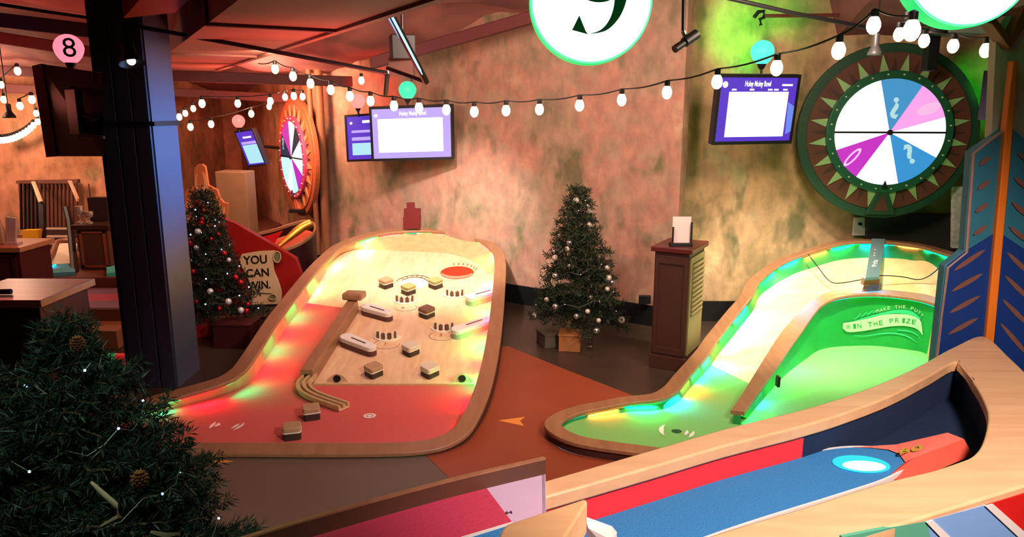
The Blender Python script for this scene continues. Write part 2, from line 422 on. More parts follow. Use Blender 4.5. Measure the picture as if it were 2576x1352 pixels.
# ================================================================ COURSE 1 : the pinball hole with red felt
RA, RB, RC = .09, .157, 4.75
Y0 = PZ(990, 970, .05).y
SA, SB = .05, .17
def r1(x, y): return PP(x, y, RA, RB, RC)
def surfz(Y): return SA if Y < Y0 else SA + SB*(Y - Y0)
def s1(x, y, up=0.):
    p = PZ(x, y, SA + up)
    if p.y > Y0: p = PP(x, y, SA + up, SB, Y0)
    return p
inner_px = [(1165, 1040), (1130, 1085), (1060, 1108), (900, 1114), (600, 1113), (380, 1112), (270, 1108), (225, 1085), (265, 1055),
            (330, 1035), (400, 1012), (470, 993), (560, 966), (608, 940), (640, 903), (700, 808), (760, 728), (800, 678), (832, 645), (862, 620),
            (907, 601), (965, 587), (1052, 580), (1135, 585), (1197, 601), (1235, 628), (1244, 665), (1238, 740), (1227, 830), (1212, 910), (1192, 980)]
fold_px = [None]*8 + [(285, 1075), (345, 1058), (405, 1036), (478, 1018), (572, 992), (628, 962), (660, 920), (722, 822), (780, 752), (816, 692), (843, 652), (872, 634),
           (915, 628), (985, 631), (1060, 634), (1135, 640), (1192, 660), (1228, 690)] + [None]*5
inn = smooth([r1(*p) for p in inner_px], 5, True)
for p in inn: p.z = RA + RB*(p.y - RC)
# travel direction: front right -> left -> back -> right (clockwise seen from above): outward = left-hand side
fin = offset_xy([r1(*p) for p in inner_px], .012, True)
fold = []
for q, f in zip(fold_px, fin):
    if q is None: fold.append(Vector((f.x, f.y, surfz(f.y))))
    else: fold.append(s1(*q))
fold = smooth(fold, 5, True)
for p in fold: p.z = surfz(p.y)
out = offset_xy(inn, -.125, True); lip = offset_xy(inn, -.03, True)
for L_ in (out, lip):
    for p in L_: p.z = RA + RB*(p.y - RC)
c1 = thing('pinball_golf_hole', 'mini golf hole built like a pinball table with red felt and wooden playfield', 'mini golf hole', (-1.2, 6, 0))
mb = MB(); mb.strip(out, inn, .03, True); mb.build('rim', RIM, c1, sm=40, bevel=.006)
sk = offset_xy(out, .02, True)
mb = MB(); mb.rows([addz(sk, -.03), setz(sk, .004)], True); mb.build('outer_skirt', DARKBR, c1, sm=40)
# inner banked wall
rows = []
for k in range(6):
    t_ = k/5; e = t_**1.7
    rows.append([Vector((f.x + (l.x - f.x)*t_, f.y + (l.y - f.y)*t_, f.z + (l.z - .03 - f.z)*(.35*t_ + .65*e))) for f, l in zip(fold, lip)])
mb = MB(); mb.rows(rows, True); mb.build('side_wall', MAPLEW, c1, sm=60)
# led strip, segments of alternating colour under the lip
LS = 7
LR, LG, LC, LO, LY = (E('led_red', (255, 30, 44), LS), E('led_green', (10, 255, 110), LS), E('led_cyan', (0, 215, 255), LS), E('led_orange', (255, 110, 50), LS), E('led_yellow', (255, 210, 110), LS))
LCOL = {'led_red': (255, 36, 70), 'led_green': (0, 255, 150), 'led_cyan': (0, 190, 255), 'led_orange': (255, 100, 40), 'led_yellow': (255, 200, 90)}
def led(path, mats, seg, parent, dz=-.034, closed=True, w=.012, pw=2.0):
    a = offset_xy(path, -.012, closed); b = offset_xy(path, -.012 - w, closed)
    mb = MB(); s_ = 0; n = len(path)
    for i in range(n if closed else n - 1):
        j = (i+1) % n
        mb.m = int(s_/seg) % len(mats); s_ += (path[j] - path[i]).length
        mb.add([a[i] + Vector((0, 0, dz)), a[j] + Vector((0, 0, dz)), b[j] + Vector((0, 0, dz)), b[i] + Vector((0, 0, dz))], [(0, 1, 2, 3)])
    # each coloured segment is a small directional lamp under the lip
    acc = 0; i = 0; pos = []; L_ = 0; mid = seg/2; k = 0
    for i in range(n if closed else n - 1):
        j = (i+1) % n; d = (path[j] - path[i]).length
        while mid <= L_ + d and d > 0:
            q = path[i].lerp(path[j], (mid - L_)/d); t = path[j] - path[i]; inw = Vector((t.y, -t.x, 0)).normalized()
            t.normalize(); dn_ = (inw*.10 + Vector((0, 0, -.11))).normalized(); yy = (-dn_).cross(t).normalized()
            l = light('AREA', 'led_lamp', q - inw*.012 + Vector((0, 0, dz - .006)), pw, LCOL[mats[k % len(mats)].name], seg*.8, sy=.012)
            l.data.spread = R(125); l.rotation_euler = Matrix((t, yy, -dn_)).transposed().to_euler()
            mid += seg; k += 1
        L_ += d
    return mb.build('led_strip', mats, parent, recalc=False)
LED1 = led(inn, [LR, LG], .34, c1, pw=1.35)
# surfaces: exact planar pieces cut from the fold outline
dA, dB = s1(788, 968), s1(902, 785)          # divider foot line, right side
dv = (dB - dA); nxy = Vector((dv.y, -dv.x)); nxy.normalize(); dc = nxy.x*dA.x + nxy.y*dA.y      # >=dc : right of divider
wA, wB = s1(772, 763), s1(872, 776)          # upper end of the felt lane
wv = wB - wA; wn = Vector((-wv.y, wv.x)); wn.normalize(); wc = wn.x*wA.x + wn.y*wA.y
flat = clip(fold, 0, -1, -Y0)
slope = clip(fold, 0, 1, Y0)
def fz(pl, e=0.): return [Vector((p.x, p.y, surfz(p.y) + e)) for p in pl]
mb = MB(); mb.poly(fz(flat)); mb.build('putting_felt', CARPET_R, c1)
lane = clip(clip(slope, -nxy.x, -nxy.y, -dc), -wn.x, -wn.y, -wc)
mb = MB(); mb.poly(fz(lane)); mb.build('lane_felt', CARPET_R, c1)
board_ = clip(slope, nxy.x, nxy.y, dc)
top_ = clip(clip(slope, -nxy.x, -nxy.y, -dc), wn.x, wn.y, wc)
mb = MB(); mb.poly(fz(board_, .0)); mb.poly(fz(top_, .0)); mb.build('playfield', MAPLE, c1)
# front lip of the playfield
xl = dA.x - .02; xr = s1(1192, 968).x
mb = MB(); mb.box(((xl + xr)/2, Y0 - .006, .055), (xr - xl, .02, .018)); mb.build('board_edge', MAPLEW, c1)
N1 = Vector((0, -SB, 1)).normalized()
def frame1(x, y, up=0.):
    p = s1(x, y, up); return p, (Vector((1, 0, 0)), Vector((0, 1, SB if p.y > Y0 else 0)).normalized(), N1 if p.y > Y0 else Vector((0, 0, 1)))
# divider
up = Vector((0, 0, .125)); wv2 = Vector((-nxy.x, -nxy.y, 0))*.1
mb = MB(); mb.prism([dA, dB, dB + up, dA + up], wv2); mb.build('divider', RIM, c1, bevel=.006)
mb = MB(); kb = dB + up + wv2*.4; mb.box(kb + Vector((0, .02, .035)), (.2, .17, .07), Matrix.Rotation(R(-8), 3, 'Z')); mb.build('divider_block', RIM, c1, bevel=.02)
# ball return hole and chute rails at the near end of the divider
mb = MB(); p = dA + wv2*.5 + Vector((0, -.002, .06)); mb.lathe([(.028, 0), (.028, .004)], p, 16, Matrix.Rotation(R(90), 3, 'X')); mb.build('divider_hole', BLACKP, c1)
ch = [s1(782, 948, .05), s1(752, 984, .03), s1(866, 1026, .02)]
base = smooth([ch[0], ch[0]*.35 + ch[1]*.65, ch[1]*.7 + ch[2]*.3, ch[2]], 4)
mb = MB(); pa, pb = offset_xy(base, .05), offset_xy(base, -.05); mb.strip(pb, pa, .015); mb.build('chute_floor', MAPLE, c1, bevel=.003)
for dd in (.045, .0, -.045):
    pr = offset_xy(base, dd); a_, b_ = offset_xy(pr, .011), offset_xy(pr, -.011)
    mb = MB(); mb.strip(addz(b_, .028), addz(a_, .028), .03); mb.build('chute_rail', MAPLEW, c1, bevel=.003)
# bumpers
def rsq(s, r, n=4):
    pts = []
    for (sx, sy, a0) in ((1, 1, 0), (-1, 1, 90), (-1, -1, 180), (1, -1, 270)):
        for k in range(n + 1):
            a = R(a0 + 90*k/n); pts.append(((s - r)*sx + r*cos(a), (s - r)*sy + r*sin(a)))
    return pts
def layered(px, py, outline, layers, mats, name, parent, ang=0.):
    p, (ex, ey, ez) = frame1(px, py)
    ca, sa = cos(R(ang)), sin(R(ang)); top = None
    for i, (z0, z1, sc, part) in enumerate(layers):
        mb = MB(); pts = [p + ex*((x*ca - y*sa)*sc) + ey*((x*sa + y*ca)*sc) + ez*z0 for x, y in outline]
        mb.prism(pts, ez*(z1 - z0)); o = mb.build(part if top else name, mats[i], top or parent, bevel=.006 if i == len(layers) - 1 else .002)
        if top is None: top = o
    return top
BM = {'tan': M('bumper_tan', (176, 140, 104), .5), 'white': M('bumper_white', (212, 200, 178), .5), 'brown': M('bumper_brown', (120, 80, 60), .5), 'olive': M('bumper_olive', (160, 152, 96), .5)}
BD = M('bumper_dark_side', (60, 42, 34), .6)
for (x, y, s, c, an) in [(972, 722, .088, 'tan', 45), (1028, 738, .088, 'olive', 45), (1096, 723, .088, 'olive', 45), (1074, 796, .09, 'brown', 48), (1034, 890, .088, 'white', 45),
                         (941, 944, .088, 'tan', 45), (1082, 944, .088, 'white', 45), (784, 1052, .085, 'tan', 20), (736, 1101, .085, 'tan', 15)]:
    s *= .7
    layered(x, y, rsq(s, .02), [(0, .05, .96, ''), (.05, .058, 1.03, 'bumper_band'), (.058, .092, 1., 'bumper_cap')], [BD, CREAM, BM[c]], 'bumper', c1, an)
# flippers
def capsule(l, r, taper=.8, n=8):
    pts = [(-r*0 + r*cos(R(90 + 180*k/n)), r*sin(R(90 + 180*k/n))) for k in range(n + 1)]
    pts += [(l + r*taper*cos(R(-90 + 180*k/n)), r*taper*sin(R(-90 + 180*k/n))) for k in range(n + 1)]
    return pts
def flipper(xa, ya, xb, yb, body, top, w=.06):
    a, b = s1(xa, ya), s1(xb, yb); l = Vector((b.x - a.x, b.y - a.y)).length; an = math.degrees(math.atan2(b.y - a.y, b.x - a.x))
    t_ = layered(xa, ya, capsule(l, w), [(0, .05, 1, ''), (.05, .06, 1.0, 'flipper_band'), (.06, .09, .99, 'flipper_top')], [body, CREAM, top], 'flipper', c1, an)
    p, (ex, ey, ez) = frame1((xa + xb)/2, (ya + yb)/2)
    mb = MB(); dr = (b - a).normalized(); nn = ez.cross(dr).normalized(); q = (a + b)/2 + ez*.0915
    mb.prism([q - dr*.09 - nn*.006, q + dr*.09 - nn*.006, q + dr*.09 + nn*.006, q - dr*.09 + nn*.006], ez*.002); mb.build('flipper_slot', BD, t_)
FB = M('flipper_side_maroon', (92, 52, 52), .4); FG = M('flipper_side_green', (150, 176, 130), .4)
flipper(925, 790, 976, 806, FB, WHITE); flipper(874, 868, 934, 893, FB, WHITE)
flipper(1186, 765, 1245, 748, FG, WHITE); flipper(1152, 848, 1234, 820, FG, WHITE)
# score cups
TD = M('tooth_gap_brown', (110, 74, 60), .5)
def cup(x, y, arc=True):
    p, (ex, ey, ez) = frame1(x, y)
    def at(u, v, w_): return p + ex*u + ey*v + ez*w_
    mb = MB(); n = 20; r0, r1_ = .098, .125
    A = [at(r1_*cos(R(180 + 180*k/n)), r1_*.8*sin(R(180 + 180*k/n)), .012) for k in range(n + 1)]
    B = [at(r0*cos(R(180 + 180*k/n)), r0*.72*sin(R(180 + 180*k/n)), .012) for k in range(n + 1)]
    mb.strip(A, B, .012); c_ = mb.build('score_cup', CREAM, c1)
    mb = MB(); m2 = MB()
    for k in range(9):
        a = R(195 + 150*k/8); aa = R(195 + 150*(k + .55)/8) if k < 8 else a
        u, v = .092*cos(a), .07*sin(a)
        tgt = mb if k % 2 else m2
        tgt.box(at(u, v, .035), (.018, .018, .07))
    m2.build('cup_teeth', CREAM, c_); mb.build('cup_gaps', TD, c_)
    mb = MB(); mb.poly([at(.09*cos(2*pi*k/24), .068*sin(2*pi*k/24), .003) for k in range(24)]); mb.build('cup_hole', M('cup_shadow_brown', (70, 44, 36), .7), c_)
for x, y in ((1020, 757), (1145, 742), (1118, 826), (975, 848)): cup(x, y)
# printed rings and figures on the board
INK = M('red_brown_ink', (170, 88, 66), .6)
def ring(mb, x, y, r, th, a0=0, a1=360, sy=.75, n=40, lift=.0025):
    p, (ex, ey, ez) = frame1(x, y)
    A = [p + ex*(r*cos(R(a0 + (a1 - a0)*k/n))) + ey*(r*sy*sin(R(a0 + (a1 - a0)*k/n))) + ez*lift for k in range(n + 1)]
    B = [p + ex*((r - th)*cos(R(a0 + (a1 - a0)*k/n))) + ey*((r - th)*sy*sin(R(a0 + (a1 - a0)*k/n))) + ez*lift for k in range(n + 1)]
    mb.rows([A, B])
mb = MB()
for (x, y, r, a0, a1) in ((1021, 775, .11, 180, 400), (972, 867, .12, 110, 370), (1112, 846, .12, 140, 330)): ring(mb, x, y, r, .006, a0, a1)
for (x, y, s_) in ((1012, 777, '4'), (966, 868, '1'), (1108, 846, '2')):
    p, (ex, ey, ez) = frame1(x, y, .003); put_text(mb, s_, p, ex, ey, .07)
mb.build('printed_rings', INK, c1, recalc=False)
# white mouth print with teeth, and the red hole
p, (ex, ey, ez) = frame1(1040, 714, .003)
mb = MB(); mb.poly([p + ex*(.15*cos(2*pi*k/30)) + ey*(.15*sin(2*pi*k/30)) for k in range(30)]); mo = mb.build('printed_mouth', E('lit_white_print', (255, 250, 235), .35), c1, recalc=False)
mo.data.materials[0] = M('white_print', (245, 240, 228), .5, var=.02)
mb = MB()
for r_, a0, a1 in ((.2, 10, 165), (.155, 20, 150)):
    A = [p + ex*(r_*cos(R(a0 + (a1 - a0)*k/24))) + ey*(r_*1.2*sin(R(a0 + (a1 - a0)*k/24))) + ez*.002 for k in range(25)]
    B = [p + ex*((r_ - .006)*cos(R(a0 + (a1 - a0)*k/24))) + ey*((r_ - .008)*1.2*sin(R(a0 + (a1 - a0)*k/24))) + ez*.002 for k in range(25)]
    mb.rows([A, B])
for k in range(6):
    a = R(50 + 18*k); mb.prism([p + ex*(.155*cos(a)) + ey*(.186*sin(a)) + ez*.002, p + ex*(.2*cos(a)) + ey*(.24*sin(a)) + ez*.002, p + ex*(.2*cos(a) + .005) + ey*(.24*sin(a)) + ez*.002, p + ex*(.155*cos(a) + .005) + ey*(.186*sin(a)) + ez*.002], ez*.001)
mb.build('printed_teeth', M('black_ink', (50, 44, 44), .6), c1)
p, (ex, ey, ez) = frame1(1150, 686, .003)
REDH = M('red_hole', (206, 40, 14), .45, var=.1)
mb = MB(); n = 32; A = [p + ex*(.185*cos(2*pi*k/n)) + ey*(.19*sin(2*pi*k/n)) for k in range(n)]; B = [q - ez*.002 - ey*.0 for q in A]
mb.poly(A); mb.build('hole_mouth', REDH, c1, recalc=False)
mb = MB(); A = [p + ex*(.17*cos(R(195 + 150*k/20))) + ey*(.02 + .13*sin(R(195 + 150*k/20))) + ez*.003 for k in range(21)]; B = [p + ex*(.185*cos(R(195 + 150*k/20))) + ey*(.19*sin(R(195 + 150*k/20))) + ez*.003 for k in range(21)]
mb.rows([A, B]); mb.build('hole_lip', M('red_hole_lip', (236, 120, 96), .5), c1, recalc=False)
mb = MB()
for k in range(7):
    a = R(20 + k*14); q = p + ex*(.21*cos(a)) + ey*(.23*sin(a)); mb.prism([q - ex*.008, q + ex*.008, q + ex*(.006 + .02*cos(a)) + ey*.06, q + ex*(-.006 + .02*cos(a)) + ey*.06], ez*.002)
mb.build('hole_print', INK, c1)
# corner ball outlets on the lower board
for x in (849, 1163):
    p, (ex, ey, ez) = frame1(x, 962)
    mb = MB(); n = 12
    prof = [p + ex*(.085*cos(pi*k/n)) + ez*(.075*sin(pi*k/n)**1.6) for k in range(n + 1)]
    mb.rows([prof, [q + Vector((0, .16, .02)) + ex*((p.x - q.x)*.8) - ez*((q - p).dot(ez)*.95) for q in prof]]); mb.poly(prof); o = mb.build('ball_outlet', MAPLE, c1, sm=50)
    mb = MB(); mb.lathe([(.03, -.003), (.03, .006)], p + ez*.035 + Vector((0, -.002, 0)), 16, Matrix.Rotation(R(90), 3, 'X')); mb.build('outlet_hole', BLACKP, o)
# tee marks on the front felt
WM = M('white_floor_print', (240, 225, 225), .5, var=.02)
mb = MB()
def arcmark(x, y, r, a0, a1, th, lift=.004, sy=1.):
    p = s1(x, y, lift); n = 12
    A = [p + Vector((r*cos(R(a0 + (a1 - a0)*k/n)), r*sy*sin(R(a0 + (a1 - a0)*k/n)), 0)) for k in range(n + 1)]
    B = [p + Vector(((r - th*sin(pi*k/n) - .004)*cos(R(a0 + (a1 - a0)*k/n)), (r - th*sin(pi*k/n) - .004)*sy*sin(R(a0 + (a1 - a0)*k/n)), 0)) for k in range(n + 1)]
    mb.rows([A, B])
arcmark(571, 1070, .115, 150, 210, .025); arcmark(571, 1070, .08, 150, 205, .03); arcmark(571, 1070, .115, -50, 20, .02); arcmark(571, 1070, .08, -50, 20, .02)
mb.build('tee_marking', WM, c1, recalc=False)
mb = MB(); ring(mb, 930, 1048, .045, .018, 0, 360, 1.0, 24, .004); ring(mb, 930, 1048, .02, .019, 0, 360, 1., 16, .004); mb.build('felt_marking', WM, c1, recalc=False)

# ================================================================ COURSE 2 : the green hole with the banked loop
c2 = thing('green_loop_golf_hole', 'mini golf hole with green felt, pale banked loop ramp and lit brown rim', 'mini golf hole', (2.6, 5.8, 0))
ip2 = [(1413, 1070, .09), (1428, 1052, .09), (1473, 1035, .10), (1517, 1026, .11), (1584, 1013, .12), (1650, 1006, .13), (1686, 995, .135), (1712, 975, .14), (1731, 951, .15),
       (1757, 920, .16), (1784, 888, .18), (1806, 855, .21), (1828, 826, .26), (1862, 782, .37), (1895, 740, .50), (1917, 702, .60), (1977, 658, .74), (2049, 631, .84), (2124, 611, .91), (2190, 607, .93), (2250, 610, .93), (2310, 618, .93), (2386, 640, .90)]
ip2w = [PZ(x, y, z) for x, y, z in ip2] + [Vector((4.35, 6.1, .8)), Vector((4.45, 5.4, .6)), Vector((4.1, 4.95, .3)), Vector((3.2, 4.62, .12)), Vector((2.2, 4.36, .09)), Vector((1.4, 4.22, .09))] + [PZ(1673, 1128, .09), PZ(1517, 1107, .09), PZ(1451, 1093, .09)]
in2 = smooth(ip2w, 5, True)
out2 = offset_xy(in2, -.12, True); lip2 = offset_xy(in2, -.03, True)
# the rim widens a little at the tip
mb = MB(); mb.strip(out2, in2, .03, True); mb.build('rim', RIM, c2, sm=40, bevel=.006)
sk = offset_xy(out2, .02, True); mb = MB(); mb.rows([addz(sk, -.03), setz(sk, .004)], True); mb.build('outer_skirt', DARKBR, c2, sm=40)
nleft = 11
fold2 = []
fb = {16: (1991, 693, .62), 17: (2049, 673, .69), 18: (2111, 655, .755), 19: (2182, 649, .78), 20: (2240, 650, .80), 21: (2295, 656, .805), 22: (2366, 682, .76)}
dz2 = {11: .14, 12: .15, 13: .16, 14: .16, 15: .15}
fi2 = offset_xy(ip2w, .012, True)
for i, p in enumerate(fi2):
    if i in fb: fold2.append(PZ(*fb[i]))
    elif i in dz2: fold2.append(Vector((p.x, p.y, p.z - dz2[i])))
    else: fold2.append(Vector((p.x, p.y, .05)))
fs2 = smooth(fold2, 5, True)
for i, p in enumerate(fs2):
    if i < 10*5 or i > 25*5: p.z = .05
rows = []
for k in range(5):
    t_ = k/4
    rows.append([f.lerp(l + Vector((0, 0, -.03)), t_) for f, l in zip(fs2, lip2)])
G2 = M('green_side_wall', (34, 140, 66), .45, var=.06)
mb = MB(); mb.rows(rows, True); mb.build('side_wall', G2, c2, sm=60)
LED2 = led(in2, [LC, LO, LG], .30, c2, pw=3.2)
# divider rail (left/outer top edge and right/inner top edge)
dl = [(1838, 1033, .15), (1862, 998, .16), (1889, 955, .17), (1925, 897, .21), (1958, 846, .27), (1992, 804, .35), (2022, 773, .42), (2049, 751, .48), (2084, 735, .53), (2137, 729, .55), (2208, 728, .56), (2288, 735, .56), (2357, 749, .54)]
dr_ = [(1873, 1037, .15), (1893, 1010, .16), (1920, 972, .17), (1958, 920, .21), (1990, 872, .27), (2022, 828, .35), (2046, 793, .42), (2068, 768, .48), (2097, 752, .53), (2140, 743, .55), (2205, 740, .56), (2288, 748, .56), (2350, 764, .54)]
DL = smooth([PZ(*p) for p in dl] + [Vector((3.95, 5.9, .5)), Vector((4.0, 5.3, .4))], 5); DR = smooth([PZ(*p) for p in dr_] + [Vector((3.85, 5.85, .5)), Vector((3.9, 5.3, .4))], 5)
mb = MB(); mb.strip(DL, DR, .03); mb.build('divider_rail', RIM, c2, sm=40, bevel=.006)
DLi, DRi = [], []
for a_, b_ in zip(DL, DR):
    m_ = (b_ - a_); DLi.append(a_ + m_*.22); DRi.append(a_ + m_*.78)
# the ramp: from the fold of the outer wall to the foot of the divider
i0 = 10*5 + 1; i1 = 22*5
rampo = fs2[i0:i1 + 1]
import bisect
def resample(path, n, s0=0., s1=1.):
    L_ = [0.]
    for a_, b_ in zip(path, path[1:]): L_.append(L_[-1] + (b_ - a_).length)
    T = L_[-1]; res = []
    for k in range(n):
        s_ = T*(s0 + (s1 - s0)*k/(n - 1)); j = max(0, min(len(path) - 2, bisect.bisect_right(L_, s_) - 1))
        d_ = L_[j+1] - L_[j]; res.append(path[j].lerp(path[j+1], (s_ - L_[j])/d_ if d_ > 0 else 0))
    return res
k0 = 2*5 + 2
ri = [p.copy() for p in DLi[k0:12*5 + 1]]
for k, p in enumerate(ri):
    q = k/(len(ri) - 1); p.z = max(.05, (p.z - .05)*min(1, q*3 + .0) + .05*(1 - min(1, q*3)) - .0)
A_ = resample(rampo, 70); B_ = resample(ri, 70)
A_ = [Vector((p.x, p.y, p.z)) for p in A_]
rows = []
for k in range(9):
    t_ = k/8
    rows.append([Vector((a_.x + (b_.x - a_.x)*t_, a_.y + (b_.y - a_.y)*t_, a_.z + (b_.z - a_.z)*(1 - (1 - t_)**1.35))) for a_, b_ in zip(A_, B_)])
RAMP = wood('bent_ply_ramp', (226, 190, 132), (240, 212, 160), 1.4, 0, .35)
mb = MB(); mb.rows(rows); mb.build('loop_ramp', RAMP, c2, sm=70)
# basin wall under the divider and green floor
bf = [(1880, 1052), (1903, 1025), (1932, 992), (1972, 948), (2003, 922), (2030, 902), (2049, 888), (2066, 880), (2095, 874), (2140, 871), (2205, 871), (2288, 881), (2333, 892)]
BF = smooth([PZ(x, y, .05) for x, y in bf] + [Vector((3.82, 5.8, .05)), Vector((3.86, 5.3, .05))], 5)
rows = []
for k in range(6):
    t_ = k/5
    rows.append([Vector((f.x + (l.x - f.x)*t_, f.y + (l.y - f.y)*t_, f.z + (l.z - .03 - f.z)*t_**1.25)) for f, l in zip(BF, DRi)])
mb = MB(); mb.rows(rows); bw = mb.build('basin_wall', GREENW, c2, sm=60)
mb = MB(); ll = DLi[:k0 + 6]; mb.rows([addz(ll, -.03), setz(ll, .05)]); mb.poly([DLi[0] - Vector((0, 0, .03)), DRi[0] - Vector((0, 0, .03)), Vector((DRi[0].x, DRi[0].y, .05)), Vector((DLi[0].x, DLi[0].y, .05))]); mb.build('divider_side', G2, c2, sm=60)
LEDd = led(DR, [LG, LC, LG], .3, c2, closed=False, pw=.7)
fl = [fs2[i] for i in range(0, i0 + 1)] + [Vector((B_[0].x, B_[0].y, .05))] + [p for p in BF[5:]] + [Vector((4.43, 5.4, .05))] + [p for p in fs2[25*5:]]
mb = MB(); mb.poly(setz(fl, .05)); mb.build('putting_felt', CARPET_G, c2)
# cream end post at the far right of the basin
mb = MB(); a_, b_ = PZ(2338, 905, .05), PZ(2352, 832, .3); mb.prism([a_, a_ + Vector((.05, 0, 0)), b_ + Vector((.05, 0, 0)), b_], (0, .05, 0)); mb.build('basin_end_strip', MAPLEW, c2)
# basin wall artwork: swoosh banner with lettering, mapped on to the wall
def onwall(x, y, lift=.012):
    """hit the basin wall (back part) with a ray: interpolate between foot and top curves"""
    best = None
    d = ray(x, y)
    for j in range(len(BF) - 1):
        f0, f1 = BF[j], BF[j+1]; l0, l1 = DRi[j], DRi[j+1]
        # quad plane from three points
        nrm = (f1 - f0).cross(l0 - f0)
        if nrm.length < 1e-9 or abs(nrm.dot(d)) < 1e-9: continue
        t_ = nrm.dot(f0 - CAM)/nrm.dot(d); p = CAM + d*t_
        u = (p - f0).dot((f1 - f0))/(f1 - f0).length_squared
        if -.02 <= u <= 1.02 and 0 < t_:
            n_ = nrm.normalized(); 
            if n_.y > 0: n_ = -n_
            best = p + n_*lift
            if f0.x > 2.6: return best
    return best
def wq(pts): return [onwall(x, y) for x, y in pts]
LGc, MGc = M('pale_green_print', (190, 236, 170), .5, var=.03), M('mint_print', (60, 200, 130), .5, var=.05)
def band(top, bot, m, name, lift=.012, n=6):
    T = smooth([(x, y, 0) for x, y in top], n); B = smooth([(x, y, 0) for x, y in bot], n); k = min(len(T), len(B))
    T = resample(T, 40); B = resample(B, 40); mb = MB()
    mb.rows([[onwall(p.x, p.y, lift) for p in T], [onwall(p.x, p.y, lift) for p in B]]); return mb.build(name, m, bw, recalc=False)
def g(x, y): return (2080 + x/8.45, 740 + y/8.45)
band([g(330, 612), g(500, 590), g(800, 530), g(1200, 440), g(1500, 420), g(1750, 440), g(1950, 520), g(2030, 640), g(2055, 860)],
     [g(320, 720), g(420, 800), g(600, 800), g(900, 760), g(1300, 690), g(1600, 672), g(1850, 710), g(1980, 790), g(2052, 870)], LGc, 'banner_print')
band([g(560, 575), g(800, 490), g(1100, 410), g(1400, 345), g(1650, 330), g(1850, 385), g(1990, 510)], [g(560, 582), g(800, 522), g(1100, 455), g(1400, 410), g(1650, 418), g(1850, 465), g(1990, 540)], MGc, 'banner_stripe')
band([g(570, 870), g(800, 880), g(1100, 830), g(1400, 812), g(1700, 870), g(1920, 1015)], [g(570, 885), g(800, 898), g(1100, 855), g(1400, 840), g(1700, 905), g(1920, 1030)], MGc, 'banner_stripe')
band([g(1500, 750), g(1750, 770), g(1930, 860), g(2025, 985)], [g(1500, 775), g(1750, 800), g(1920, 880), g(2025, 1000)], MGc, 'banner_stripe')
for k in range(4):
    band([g(560 + 130*k, 530 - 45*k), g(640 + 120*k, 470 - 35*k), g(700 + 130*k, 400 - 30*k)], [g(580 + 130*k, 535 - 45*k), g(660 + 120*k, 480 - 35*k), g(715 + 130*k, 410 - 30*k)], MGc, 'banner_stripe')
def walltext(s, path, hpx, m, name, wfac=1.):
    """letters along a pixel path on the basin wall"""
    T = smooth([(x, y, 0) for x, y in path], 8); n = len(s); P_ = resample(T, n*2 + 1); mb = MB()
    wpx = (P_[2] - P_[0]).length*.82
    for i, ch_ in enumerate(s):
        if ch_ == ' ': continue
        vs, fs, w_ = text_geo(ch_, .0); c_ = P_[2*i + 1]; d_ = (P_[2*i + 2] - P_[2*i]); ang = math.atan2(d_.y, d_.x)
        q = []
        for v in vs:
            lx, ly = (v.x - w_/2)/w_*wpx*wfac, -v.y*hpx
            q.append(onwall(c_.x + lx*cos(ang) - ly*sin(ang), c_.y + lx*sin(ang) + ly*cos(ang), .015))
        mb.add(q, fs)
    return mb.build(name, m, bw, recalc=False)
walltext('MAKE THE PUTT', [g(1040, 400), g(1300, 330), g(1600, 300), g(1850, 350), g(2030, 500)], 12, LGc, 'banner_lettering')
walltext('WIN THE PRIZE', [g(380, 745), g(700, 715), g(1100, 660), g(1500, 600), g(1900, 640)], 17, G2, 'banner_lettering')
# name plate bridging the ramp
sa, sb_, sc_, sd = PZ(2177, 699, .72), PZ(2211, 696, .72), PZ(2227, 601, .965), PZ(2193, 600, .965)
t_ = MB(); t_.prism([sa, sb_, sc_, sd], (0, 0, -.03)); npl = t_.build('name_plate', M('slate_plate', (96, 120, 122), .35, var=.1), c2, bevel=.004)
eu = (sd - sa).normalized(); ew = (sb_ - sa).normalized(); mb = MB(); nn = ew.cross(eu).normalized()
nn = nn if nn.z > 0 else -nn
put_text(mb, 'Prize Hole', (sa + sb_ + sc_ + sd)/4 + ew*.03 + nn*.004, eu, -ew, .085, bold=.02, width=.42); mb.build('plate_lettering', WHITE, npl, recalc=False)
mb = MB(); mb.prism([PZ(2168, 734, .56), PZ(2209, 732, .56), PZ(2213, 703, .63), PZ(2177, 707, .63)], (0, 0, -.05)); mb.prism([PZ(2176, 702, .7), PZ(2211, 700, .7), PZ(2211, 716, .62), PZ(2172, 718, .62)], (0, .06, 0)); mb.build('plate_support', RIM, c2)
# clear guard with dark edge wire
gp = smooth([PY(2033, 640, 7.1), PY(2062, 678, 6.95), PY(2085, 706, 6.85), PY(2110, 713, 6.8), PY(2172, 703, 6.8), PY(2215, 694, 6.8), PY(2270, 697, 6.75), PY(2310, 704, 6.7), PY(2340, 693, 6.6), PY(2372, 665, 6.5)], 5)
mb = MB(); mb.tube(gp, .005, 6); mb.build('guard_edge', BLACK, c2, sm=60)
